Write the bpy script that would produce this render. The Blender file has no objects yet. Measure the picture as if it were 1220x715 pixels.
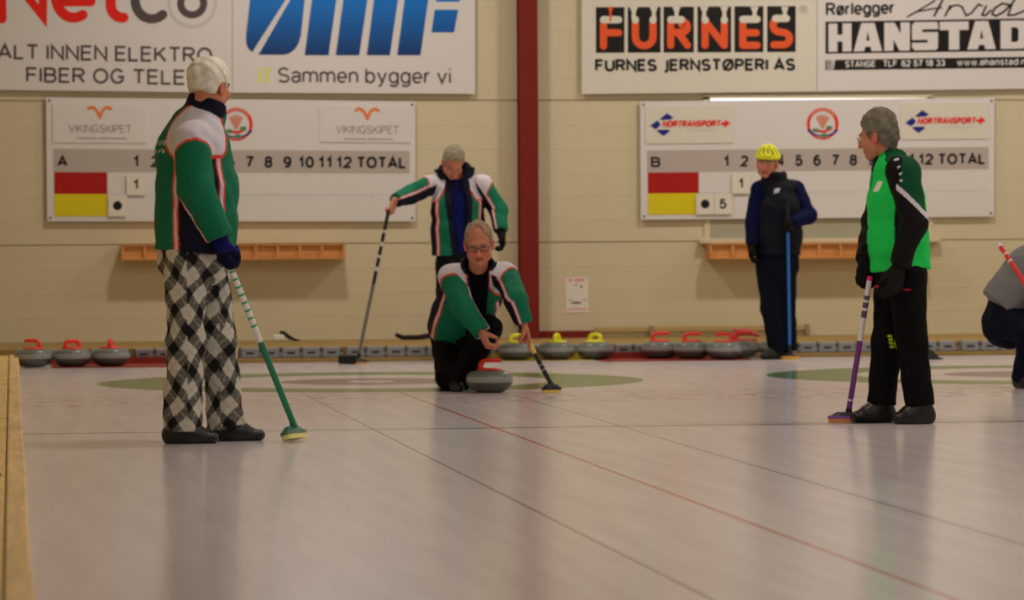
import bpy, math, random
import numpy as np
from mathutils import Vector

random.seed(7)
rng = np.random.default_rng(7)
SC = bpy.context.scene
COL = SC.collection

# ------------------------------------------------------------------ camera, world, lights
FPX, CAM_H, YAW, PITCH, ROLL = 4364.5, 0.91525, 0.13573, 0.01519, -0.006
IW, IH = 1220, 715
cp, sp_, cy, sy = math.cos(PITCH), math.sin(PITCH), math.cos(YAW), math.sin(YAW)
C_F = np.array([sy * cp, cy * cp, -sp_])
_r = np.array([cy, -sy, 0.0])
_u = np.cross(_r, C_F)
C_R = math.cos(ROLL) * _r + math.sin(ROLL) * _u
C_U = -math.sin(ROLL) * _r + math.cos(ROLL) * _u
C_O = np.array([0, 0, CAM_H])
H_R = np.array([cy, -sy, 0.0])          # image right, level
H_F = np.array([sy, cy, 0.0])           # away from the camera, level
H_Z = np.array([0, 0, 1.0])

cam_d = bpy.data.cameras.new('camera')
cam = bpy.data.objects.new('camera', cam_d)
COL.objects.link(cam)
from mathutils import Matrix
M = Matrix(((C_R[0], C_U[0], -C_F[0], C_O[0]), (C_R[1], C_U[1], -C_F[1], C_O[1]),
            (C_R[2], C_U[2], -C_F[2], C_O[2]), (0, 0, 0, 1)))
cam.matrix_world = M
cam_d.sensor_fit = 'HORIZONTAL'
cam_d.sensor_width = 22.3
cam_d.lens = FPX / IW * 22.3
cam_d.clip_start, cam_d.clip_end = 0.1, 200
cam_d.dof.use_dof = True
cam_d.dof.focus_distance = 17.6
cam_d.dof.aperture_fstop = 2.9
SC.camera = cam

world = bpy.data.worlds.new('hall_air')
SC.world = world
world.use_nodes = True
bg = world.node_tree.nodes['Background']
bg.inputs[0].default_value = (1.0, 0.82, 0.68, 1)
bg.inputs[1].default_value = 0.05

LAMP_COL = (1.0, 0.86, 0.755)
def lamp_row(y, power, sx, sy_, z=5.0):
    for x in (2.386, 6.961, 11.53):                # a lamp over the middle of every sheet
        l = bpy.data.lights.new('ceiling_lamp_light', 'AREA')
        l.shape = 'RECTANGLE'
        l.size, l.size_y = sx, sy_
        l.energy = power
        l.color = LAMP_COL
        o = bpy.data.objects.new('ceiling_lamp_light', l)
        o.location = (x, y, z)
        COL.objects.link(o)
lamp_row(28.1, 74, .45, .3)
lamp_row(23.0, 28, 1.2, .5)
lamp_row(17.5, 44, 1.2, .5)
lamp_row(12.0, 46, 1.2, .5)
lamp_row(6.0, 40, 1.2, .5)

SC.view_settings.view_transform = 'Standard'
SC.view_settings.look = 'None'
SC.view_settings.exposure = 0.08
SC.view_settings.gamma = 1.0
SC.view_settings.use_curve_mapping = False

# ------------------------------------------------------------------ pixel -> place helpers
def ray(px, py):
    return C_F * FPX + C_R * (px - IW / 2) - C_U * (py - IH / 2)
def G(px, py, z=0.0):                    # point on a level plane
    d = ray(px, py)
    return C_O + d * ((z - CAM_H) / d[2])
def WP(px, py, Y):                       # point on the plane y = Y
    d = ray(px, py)
    return C_O + d * (Y / d[1])
def D(px, py, depth):                    # point at a distance along the view axis
    return C_O + ray(px, py) * (depth / FPX)
def depth_of(p):
    return float((np.asarray(p) - C_O) @ C_F)

YT, YW = 24.5, 30.8                      # tee line, back wall
XA, XB = 2.386, 6.961                    # centre lines of the two sheets
Y_END = float(G(620, 429.0)[1])          # where the ice ends

# ------------------------------------------------------------------ colour and materials
def lin(c):
    c = np.asarray(c, float) / 255
    return np.where(c <= .04045, c / 12.92, ((c + .055) / 1.055) ** 2.4)
ILL = lin((165, 150, 138)) / 0.8
def A(r, g, b):                          # surface colour seen as (r,g,b) under the hall's warm tubes
    return tuple(np.clip(lin((r, g, b)) / ILL, 0.004, 0.92))

def mat(name, col, rough=0.6, spec=0.4, metal=0.0, bump=0.0, bscale=60, emis=0.0, var=0.0, vscale=6, coat=0):
    m = bpy.data.materials.new(name)
    m.use_nodes = True
    nt = m.node_tree
    b = nt.nodes['Principled BSDF']
    b.inputs['Base Color'].default_value = (*col, 1)
    b.inputs['Roughness'].default_value = rough
    b.inputs['Specular IOR Level'].default_value = spec
    b.inputs['Metallic'].default_value = metal
    b.inputs['Coat Weight'].default_value = coat
    tc = nt.nodes.new('ShaderNodeTexCoord')
    if emis:
        b.inputs['Emission Color'].default_value = (*col, 1)
        b.inputs['Emission Strength'].default_value = emis
    if var:
        n = nt.nodes.new('ShaderNodeTexNoise')
        n.inputs['Scale'].default_value = vscale
        n.inputs['Detail'].default_value = 4
        nt.links.new(tc.outputs['Object'], n.inputs['Vector'])
        mx = nt.nodes.new('ShaderNodeMix'); mx.data_type = 'RGBA'
        mx.inputs['A'].default_value = (*[c * (1 - var) for c in col], 1)
        mx.inputs['B'].default_value = (*[min(1, c * (1 + var)) for c in col], 1)
        nt.links.new(n.outputs[0], mx.inputs[0])
        nt.links.new(mx.outputs['Result'], b.inputs['Base Color'])
    if bump:
        n2 = nt.nodes.new('ShaderNodeTexNoise')
        n2.inputs['Scale'].default_value = bscale
        nt.links.new(tc.outputs['Object'], n2.inputs['Vector'])
        bp = nt.nodes.new('ShaderNodeBump')
        bp.inputs['Strength'].default_value = bump
        bp.inputs['Distance'].default_value = 0.004
        nt.links.new(n2.outputs[0], bp.inputs['Height'])
        nt.links.new(bp.outputs[0], b.inputs['Normal'])
    return m

def attr_mat(name, rough=0.7, spec=0.3, bump=0.0, bscale=80, sss=0.0):
    m = mat(name, (.5, .5, .5), rough, spec, bump=bump, bscale=bscale)
    nt = m.node_tree
    a = nt.nodes.new('ShaderNodeAttribute'); a.attribute_name = 'col'
    nt.links.new(a.outputs['Color'], nt.nodes['Principled BSDF'].inputs['Base Color'])
    if sss:
        nt.nodes['Principled BSDF'].inputs['Subsurface Weight'].default_value = sss
        nt.nodes['Principled BSDF'].inputs['Subsurface Radius'].default_value = (.01, .004, .002)
    return m

def wood_mat(name, col, axis='X', dark=0.55, scale=3.0):
    m = mat(name, col, 0.55, 0.3)
    nt = m.node_tree
    b = nt.nodes['Principled BSDF']
    tc = nt.nodes.new('ShaderNodeTexCoord')
    mp = nt.nodes.new('ShaderNodeMapping')
    s = [18, 18, 18]; s['XYZ'.index(axis)] = 1.2
    mp.inputs['Scale'].default_value = s
    n = nt.nodes.new('ShaderNodeTexNoise'); n.inputs['Scale'].default_value = scale
    n.inputs['Detail'].default_value = 6; n.inputs['Distortion'].default_value = 1.2
    r = nt.nodes.new('ShaderNodeValToRGB')
    r.color_ramp.elements[0].position = 0.3; r.color_ramp.elements[1].position = 0.7
    r.color_ramp.elements[0].color = (*[c * dark for c in col], 1)
    r.color_ramp.elements[1].color = (*[min(1, c * 1.12) for c in col], 1)
    nt.links.new(tc.outputs['Object'], mp.inputs[0]); nt.links.new(mp.outputs[0], n.inputs['Vector'])
    nt.links.new(n.outputs[0], r.inputs[0]); nt.links.new(r.outputs[0], b.inputs['Base Color'])
    return m

# ------------------------------------------------------------------ mesh building
class MB:
    def __init__(self):
        self.v, self.f, self.m = [], [], []
    def add(self, V, F, m=0):
        o = len(self.v)
        self.v += [tuple(map(float, p)) for p in V]
        self.f += [tuple(i + o for i in f) for f in F]
        self.m += [m] * len(F)
    def box(self, lo, hi, m=0, bev=0.0):
        x0, y0, z0 = lo; x1, y1, z1 = hi
        if bev <= 0:
            V = [(x, y, z) for z in (z0, z1) for y in (y0, y1) for x in (x0, x1)]
            self.add(V, [(0, 2, 3, 1), (4, 5, 7, 6), (0, 1, 5, 4), (2, 6, 7, 3), (0, 4, 6, 2), (1, 3, 7, 5)], m)
        else:
            b = min(bev, (x1 - x0) / 2.01, (y1 - y0) / 2.01, (z1 - z0) / 2.01)
            def ring(i, z):
                return [(x0 + i, y0 + b, z), (x0 + b, y0 + i, z), (x1 - b, y0 + i, z), (x1 - i, y0 + b, z),
                        (x1 - i, y1 - b, z), (x1 - b, y1 - i, z), (x0 + b, y1 - i, z), (x0 + i, y1 - b, z)]
            def top(z):
                return [(x0 + b, y0 + b, z), (x0 + b, y0 + b, z), (x1 - b, y0 + b, z), (x1 - b, y0 + b, z),
                        (x1 - b, y1 - b, z), (x1 - b, y1 - b, z), (x0 + b, y1 - b, z), (x0 + b, y1 - b, z)]
            R = [top(z0), ring(0, z0 + b), ring(0, z1 - b), top(z1)]
            V = sum(R, [])
            F = []
            for k in range(3):
                for i in range(8):
                    j = (i + 1) % 8
                    F.append((k * 8 + i, k * 8 + j, k * 8 + 8 + j, k * 8 + 8 + i))
            F.append(tuple(range(7, -1, -1))); F.append(tuple(range(24, 32)))
            self.add(V, F, m)
    def obox(self, c, ax, ay, az, m=0):          # box from a centre and three half-axis vectors
        c, ax, ay, az = map(np.asarray, (c, ax, ay, az))
        V = [c + a * ax + b * ay + d * az for d in (-1, 1) for b in (-1, 1) for a in (-1, 1)]
        self.add(V, [(0, 2, 3, 1), (4, 5, 7, 6), (0, 1, 5, 4), (2, 6, 7, 3), (0, 4, 6, 2), (1, 3, 7, 5)], m)
    def tube(self, pts, rad, m=0, n=12, caps=True, closed=False):
        pts = [np.asarray(p, float) for p in pts]
        N = len(pts)
        rad = [rad] * N if np.isscalar(rad) else list(rad)
        T = []
        for i in range(N):
            a = pts[(i - 1) % N] if (closed or i > 0) else pts[i]
            b = pts[(i + 1) % N] if (closed or i < N - 1) else pts[i]
            t = b - a; T.append(t / (np.linalg.norm(t) + 1e-12))
        ref = np.array([0, 0, 1.0]) if abs(T[0][2]) < .9 else np.array([1.0, 0, 0])
        x = np.cross(ref, T[0]); x /= np.linalg.norm(x)
        V = []
        for i in range(N):
            x = x - T[i] * (x @ T[i]); x /= np.linalg.norm(x)
            y = np.cross(T[i], x)
            for k in range(n):
                a = 2 * math.pi * k / n
                V.append(pts[i] + rad[i] * (math.cos(a) * x + math.sin(a) * y))
        F = []
        for i in range(N if closed else N - 1):
            i2 = (i + 1) % N
            for k in range(n):
                k2 = (k + 1) % n
                F.append((i * n + k, i * n + k2, i2 * n + k2, i2 * n + k))
        if caps and not closed:
            F.append(tuple(range(n - 1, -1, -1))); F.append(tuple((N - 1) * n + k for k in range(n)))
        self.add(V, F, m)
    def lathe(self, prof, m=0, n=40, c=(0, 0, 0)):
        V = []
        for r, z in prof:
            for k in range(n):
                a = 2 * math.pi * k / n
                V.append((c[0] + r * math.cos(a), c[1] + r * math.sin(a), c[2] + z))
        F = []
        for i in range(len(prof) - 1):
            mi = m[i] if isinstance(m, list) else m
            self.add([], [], 0)
            for k in range(n):
                k2 = (k + 1) % n
                F.append((i * n + k, i * n + k2, (i + 1) * n + k2, (i + 1) * n + k, mi))
        o = len(self.v)
        self.v += V
        for f in F:
            self.f.append(tuple(o + q for q in f[:4])); self.m.append(f[4])
        self.f.append(tuple(o + k for k in range(n - 1, -1, -1))); self.m.append(m[0] if isinstance(m, list) else m)
        self.f.append(tuple(o + (len(prof) - 1) * n + k for k in range(n))); self.m.append(m[-1] if isinstance(m, list) else m)
    def poly(self, pxs, Y, th=0.0, m=0):          # a flat plate on the plane y = Y, corners in photo pixels, th thick
        P = [WP(x, y, Y) for x, y in pxs]
        n = len(P)
        V = [(p[0], Y, p[2]) for p in P]
        area = sum(V[i][0] * V[(i + 1) % n][2] - V[(i + 1) % n][0] * V[i][2] for i in range(n))
        if area < 0: V = V[::-1]
        if th <= 0:
            self.add(V, [tuple(range(n))], m)
        else:
            V2 = [(v[0], v[1] + th, v[2]) for v in V]
            F = [tuple(range(n)), tuple(range(2 * n - 1, n - 1, -1))]
            F += [(i, i + n, (i + 1) % n + n, (i + 1) % n) for i in range(n)]
            self.add(V + V2, F, m)

def obj(name, mb, mats, parent=None, smooth=True, origin=None, attr=None, sharp=35):
    V, F, MI = (mb.v, mb.f, mb.m) if isinstance(mb, MB) else mb
    V = np.asarray(V, float).reshape(-1, 3)
    off = np.zeros(3)
    if parent is not None: off = np.array(parent['_w'])
    elif origin is not None: off = np.asarray(origin, float)
    me = bpy.data.meshes.new(name)
    me.from_pydata((V - off).tolist(), [], [tuple(f) for f in F])
    for m_ in (mats if isinstance(mats, (list, tuple)) else [mats]): me.materials.append(m_)
    if MI is not None and len(MI): me.polygons.foreach_set('material_index', np.asarray(MI, np.int32))
    if smooth:
        me.polygons.foreach_set('use_smooth', np.ones(len(me.polygons), bool))
    if attr is not None:
        a = me.color_attributes.new('col', 'FLOAT_COLOR', 'POINT')
        a.data.foreach_set('color', np.c_[attr, np.ones(len(attr))].astype(np.float32).ravel())
    me.update()
    if smooth and sharp and attr is None:
        me.set_sharp_from_angle(angle=math.radians(sharp))
    o = bpy.data.objects.new(name, me)
    COL.objects.link(o)
    if parent is not None:
        root = parent
        o.parent = parent
        o['_w'] = tuple(off)
    else:
        o.location = off
        o['_w'] = tuple(off)
    return o

def thing(name, label, cat, loc, group=None):
    o = bpy.data.objects.new(name, None)
    o.empty_display_size = 0.1
    o.location = loc
    o['_w'] = tuple(map(float, loc))
    COL.objects.link(o)
    o['label'], o['category'] = label, cat
    if group: o['group'] = group
    return o
def tag(o, label, cat, group=None):
    o['label'], o['category'] = label, cat
    if group: o['group'] = group
    return o
def struct(o):
    o['kind'] = 'structure'
    return o
def dup(root, loc, rz=0.0, **props):
    r = root.copy(); COL.objects.link(r)
    r.location = loc; r.rotation_euler = (0, 0, rz)
    for k, v in props.items(): r[k] = v
    for ch in list(root.children):
        c = ch.copy(); COL.objects.link(c); c.parent = r
        for g in ch.children:
            d = g.copy(); COL.objects.link(d); d.parent = c
    return r

# ------------------------------------------------------------------ materials of the hall
m_wall = mat('cream_wall_panel', A(157, 137, 107), 0.65, 0.25, var=0.05, vscale=1.3)
m_white = mat('white_sign_board', A(165, 150, 138), 0.45, 0.35)
m_cream = mat('cream_sign_board', A(164, 149, 129), 0.45, 0.35)
m_plate = mat('cream_card', A(168, 153, 133), 0.5, 0.3)
m_greybar = mat('grey_header_film', A(137, 119, 106), 0.5, 0.3)
m_black = mat('black_print', (.008, .008, .009), 0.5, 0.3)
m_ink = mat('dark_grey_print', A(62, 50, 48), 0.5, 0.3)
m_red_sign = mat('red_print', A(200, 22, 12), 0.45, 0.3)
m_redplate = mat('red_plate', A(130, 8, 5), 0.4, 0.4)
m_yelplate = mat('yellow_plate', A(166, 142, 8), 0.4, 0.4)
m_orange = mat('orange_print', A(205, 62, 26), 0.45, 0.3)
m_viking = mat('orange_logo_print', A(210, 88, 36), 0.45, 0.3)
m_greytxt = mat('grey_print', A(112, 99, 90), 0.5, 0.3)
m_lime = mat('lime_print', A(170, 165, 50), 0.5, 0.3)
m_navyprint = mat('navy_print', A(24, 22, 82), 0.5, 0.3)
m_greenprint = mat('green_print', A(60, 95, 60), 0.5, 0.3)
m_brownprint = mat('brown_print', A(160, 95, 72), 0.5, 0.3)
m_palegrey = mat('pale_grey_print', A(150, 136, 126), 0.5, 0.3)
m_steelred = mat('oxide_red_steel', A(90, 16, 8), 0.5, 0.35, var=0.12, vscale=3)
m_shelf = wood_mat('varnished_pine', A(162, 104, 54), 'X', 0.72)
m_plank = wood_mat('raw_pine_planks', A(122, 92, 46), 'X', 0.68)
m_plank_side = wood_mat('pale_pine_planks', A(174, 136, 78), 'Y', 0.75)
m_plank_y = wood_mat('raw_pine_edging', A(172, 134, 84), 'Y', 0.8, 1.2)
m_grey = mat('grey_rubber', A(104, 96, 90), 0.6, 0.3, var=0.1, vscale=20)
m_slot = mat('dark_slot', A(34, 30, 28), 0.7, 0.2)
m_rubber = mat('black_rubber', (.012, .012, .012), 0.6, 0.3)
m_metal = mat('brushed_metal', (.45, .44, .42), 0.35, 0.5, metal=1.0)
m_whitepaint = mat('white_paint', A(172, 156, 138), 0.4, 0.4)

# ------------------------------------------------------------------ ice floor
def ice_material():
    m = bpy.data.materials.new('pebbled_curling_ice')
    m.use_nodes = True
    nt = m.node_tree; N = nt.nodes; L = nt.links
    b = N['Principled BSDF']
    tc = N.new('ShaderNodeTexCoord')
    sep = N.new('ShaderNodeSeparateXYZ'); L.new(tc.outputs['Object'], sep.inputs[0])
    def math_(op, a, b_=None, c=None):
        n = N.new('ShaderNodeMath'); n.operation = op
        for i, q in enumerate((a, b_, c)):
            if q is None: continue
            if isinstance(q, (int, float)): n.inputs[i].default_value = q
            else: L.new(q, n.inputs[i])
        return n.outputs[0]
    def mix(fac, c1, c2):
        n = N.new('ShaderNodeMix'); n.data_type = 'RGBA'
        L.new(fac, n.inputs[0])
        for q, s in ((c1, 'A'), (c2, 'B')):
            if isinstance(q, tuple): n.inputs[s].default_value = (*q, 1)
            else: L.new(q, n.inputs[s])
        return n.outputs['Result']
    X, Y = sep.outputs[0], sep.outputs[1]
    base = (.80, .765, .80)
    # long brushed streaks in the ice
    mp = N.new('ShaderNodeMapping'); mp.inputs['Scale'].default_value = (7, 0.5, 1)
    L.new(tc.outputs['Object'], mp.inputs[0])
    nz = N.new('ShaderNodeTexNoise'); nz.inputs['Scale'].default_value = 1.4; nz.inputs['Detail'].default_value = 5
    L.new(mp.outputs[0], nz.inputs['Vector'])
    rp = N.new('ShaderNodeValToRGB')
    rp.color_ramp.elements[0].position = .3; rp.color_ramp.elements[0].color = (.72, .68, .72, 1)
    rp.color_ramp.elements[1].position = .7; rp.color_ramp.elements[1].color = (.84, .80, .83, 1)
    L.new(nz.outputs[0], rp.inputs[0])
    col = rp.outputs[0]
    for xc in (XA, XB):
        dx = math_('SUBTRACT', X, xc); dy = math_('SUBTRACT', Y, YT)
        d = math_('SQRT', math_('ADD', math_('MULTIPLY', dx, dx), math_('MULTIPLY', dy, dy)))
        g = math_('MULTIPLY', math_('LESS_THAN', d, 1.829), math_('GREATER_THAN', d, 1.219))
        col = mix(math_('MULTIPLY', g, .95), col, (.09, .24, .06))
        g = math_('MULTIPLY', math_('LESS_THAN', d, 0.61), math_('GREATER_THAN', d, 0.16))
        col = mix(math_('MULTIPLY', g, .9), col, (.20, .11, .22))
    def line(coord, at, w, c, s, col, lo=None, hi=None, other=None):
        f = math_('LESS_THAN', math_('ABSOLUTE', math_('SUBTRACT', coord, at)), w / 2)
        if lo is not None: f = math_('MULTIPLY', f, math_('MULTIPLY', math_('GREATER_THAN', other, lo), math_('LESS_THAN', other, hi)))
        return mix(math_('MULTIPLY', f, s), col, c)
    col = line(X, XA, .022, (.55, .05, .06), .75, col, -5, YT - 1.9, Y)
    col = line(X, XB, .022, (.55, .05, .06), .75, col, -5, YT - 1.9, Y)
    for x in (1.7755, 3.0194):
        col = line(X, x, .016, (.12, .12, .11), .65, col, -5, YT - 1.9, Y)
    for x in (XA + XB) / 2 + .12, :
        pass
    col = line(Y, YT - 6.401, .075, (.02, .07, .05), .85, col)
    col = line(Y, YT, .014, (.2, .15, .2), .5, col)
    # worn lettering and scuffs in front of the rings
    mp2 = N.new('ShaderNodeMapping'); mp2.inputs['Scale'].default_value = (3.2, 3.0, 1)
    L.new(tc.outputs['Object'], mp2.inputs[0])
    nz2 = N.new('ShaderNodeTexNoise'); nz2.inputs['Scale'].default_value = 2.3; nz2.inputs['Detail'].default_value = 3
    L.new(mp2.outputs[0], nz2.inputs['Vector'])
    f = math_('MULTIPLY', math_('GREATER_THAN', nz2.outputs[0], .56), .55)
    for yy, w in ((YT - 2.75, .35), (YT - 3.3, .15)):
        f1 = math_('MULTIPLY', f, math_('LESS_THAN', math_('ABSOLUTE', math_('SUBTRACT', Y, yy)), w))
        col = mix(f1, col, (.38, .22, .34))
    f = math_('MULTIPLY', math_('GREATER_THAN', nz2.outputs[0], .5), .4)
    f1 = math_('MULTIPLY', f, math_('LESS_THAN', math_('ABSOLUTE', math_('SUBTRACT', Y, YT - 2.15)), .12))
    col = mix(f1, col, (.70, .28, .25))
    L.new(col, b.inputs['Base Color'])
    b.inputs['Roughness'].default_value = 0.17
    b.inputs['Specular IOR Level'].default_value = .75
    b.inputs['IOR'].default_value = 1.31
    nb = N.new('ShaderNodeTexNoise'); nb.inputs['Scale'].default_value = 120
    L.new(tc.outputs['Object'], nb.inputs['Vector'])
    bp = N.new('ShaderNodeBump'); bp.inputs['Strength'].default_value = .06; bp.inputs['Distance'].default_value = .002
    L.new(nb.outputs[0], bp.inputs['Height']); L.new(bp.outputs[0], b.inputs['Normal'])
    return m
mb = MB(); mb.box((-3.0, -6, -0.2), (14.5, 31.2, 0.0))
struct(obj('floor', mb, ice_material(), smooth=False))

# ------------------------------------------------------------------ walls and ceiling
def back_wall():
    mb = MB()
    zj = 0.932
    z_hi = WP(640, 119.5, YW)[2]
    pitch = z_hi - zj
    prof = []                                  # (y offset from YW, z) going up
    joints = [zj - pitch, zj, z_hi, z_hi + pitch, z_hi + 2 * pitch, z_hi + 3 * pitch]
    prof.append((0, -0.2))
    for j in joints:
        for k in range(6):
            z = j + k * pitch / 6
            if z < -0.15 or z > 5.15: continue
            if k == 0:
                prof += [(0, z - .008), (.016, z - .006), (.016, z + .004), (0, z + .006)]
            else:
                prof += [(0, z - .007), (-.0016, z - .001), (-.0016, z + .001), (0, z + .007)]
    prof.append((0, 5.2))
    x0, x1 = -3.0, 14.5
    V, F = [], []
    for y, z in prof: V += [(x0, YW + y, z), (x1, YW + y, z)]
    for i in range(len(prof) - 1): F.append((2 * i, 2 * i + 1, 2 * i + 3, 2 * i + 2))
    mb.add(V, F)
    mb.box((x0, YW + .02, -.2), (x1, YW + .2, 5.2))
    return struct(obj('wall_back', mb, m_wall, smooth=False))
back_wall()
mb = MB(); mb.box((-3.2, -6, -.2), (-3.0, 31.0, 5.2)); struct(obj('wall_left', mb, m_wall, smooth=False))
mb = MB(); mb.box((14.5, -6, -.2), (14.7, 31.0, 5.2)); struct(obj('wall_right', mb, m_wall, smooth=False))
m_ceil = mat('pale_ceiling', (.6, .57, .5), 0.8, 0.2)
mb = MB(); mb.box((-3.2, -6, 5.2), (14.7, 31.0, 5.35)); struct(obj('ceiling', mb, m_ceil, smooth=False))

# red steel column (H section) and the red foot rail beside it
mb = MB()
pc0, pc1 = WP(619.5, 200, YW - .16), WP(641.5, 200, YW - .16)
xa, xb = pc0[0], pc1[0]
mb.box((xa, YW - .16, 0), (xb, YW - .148, 5.2)); mb.box((xa, YW - .012, 0), (xb, YW, 5.2))
mb.box(((xa + xb) / 2 - .006, YW - .148, 0), ((xa + xb) / 2 + .006, YW - .012, 5.2))
o = struct(obj('steel_column', mb, m_steelred, smooth=False))
o['label'] = 'dark red steel column standing against the cream wall'
mb = MB()
q0, q1 = WP(641, 400, YW - .06), WP(714, 394, YW - .06)
mb.box((xb, YW - .06, .08), (q1[0], YW, WP(660, 394.5, YW - .06)[2]))
struct(obj('trim_1', mb, m_steelred, smooth=False))

# back walkway: planks behind the ice, its edge board
Z_WALK = 0.118
mb = MB()
nb_ = 13
ys = np.linspace(Y_END + .05, YW, nb_ + 1)
for i in range(nb_):
    mb.box((-3.0, ys[i] + .004, .06), (14.5, ys[i + 1] - .004, Z_WALK), 0)
struct(obj('walkway_floor', mb, m_plank, smooth=False))
mb = MB(); mb.box((0.05, Y_END + .004, .0), (14.5, Y_END + .05, .034), 0, .006)
mb.box((0.05, Y_END + .035, .03), (14.5, Y_END + .05, .062), 0)
struct(obj('kerb_board_trim', mb, m_plank, smooth=False))

# side walkway: cross planks plus a long edging board
XI = 0.046
mb = MB(); mb3 = MB()
for c_ in range(20):                                   # boards laid along the ice, end joints every metre and a half
    x1_ = XI - .075 - c_ * .147
    y = -5.9 - (c_ * .61) % 1.5
    while y < Y_END:
        y2 = min(y + 1.5, Y_END)
        dz = rng.uniform(-.003, .003)
        if y2 > -5.8: mb.box((x1_ - .143, max(y, -5.9) + .004, .03), (x1_, y2 - .004, .078 + dz))
        if c_ < 1 and y2 < 15 and y2 > 6:
            for e in (-.05, .05): mb3.lathe([(.005, .07), (.005, .0825)], 0, 8, (x1_ - .02, y2 + e, 0))
        y += 1.5
mb2 = MB()
y = -5.9
while y < Y_END:
    L_ = min(rng.uniform(2.6, 3.6), Y_END - y)
    mb2.box((XI - .07, y + .003, 0), (XI + rng.uniform(-.004, .004), y + L_ - .003, .083), 0, .006)
    y += L_
o = struct(obj('side_walkway_floor', mb, m_plank_side, smooth=False))
struct(obj('side_edging_trim', mb2, m_plank_y, smooth=False))
struct(obj('nail_trim', mb3, m_slot, smooth=False))

# window behind the second scoreboard: frame, pane, and the bright gap at its top
def window():
    fr = MB(); Y0 = YW - .03
    x0 = WP(839, 200, Y0)[0]; x1 = WP(1112, 200, Y0)[0]
    zt = WP(975, 115.5, Y0)[2]; zb = WP(975, 289.5, Y0)[2]
    zs = WP(975, 284, Y0)[2]
    fr.box((x0, YW - .018, zs), (x0 + .05, YW, zt)); fr.box((x1 - .05, YW - .018, zs), (x1, YW, zt))
    fr.box((x0, YW - .018, zt - .02), (x1, YW, zt + .02))
    fr.box((x0 - .05, YW - .085, zb), (x1 + .05, YW, zs), 0, .004)
    w = struct(obj('window_1', fr, m_wall, smooth=False, origin=(x0, YW, zb)))
    pn = MB(); pn.box((x0 + .05, YW - .014, zs), (x1 - .05, YW - .006, zt - .02))
    mp = mat('milky_window_glass', A(126, 114, 90), 0.2, 0.5)
    obj('pane', pn, mp, w, smooth=False)
    lt = MB(); lt.box((x0 + .06, YW - .024, WP(975, 120.5, Y0)[2]), (x1 - .03, YW - .017, WP(975, 117.3, Y0)[2]))
    ml = mat('lamplit_gap', (.92, .95, 1.0), 0.5, 0.3, emis=1.0)  # emission stands in for a lamp shining behind the window
    obj('bright_gap', lt, ml, w, smooth=False)
window()

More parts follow.
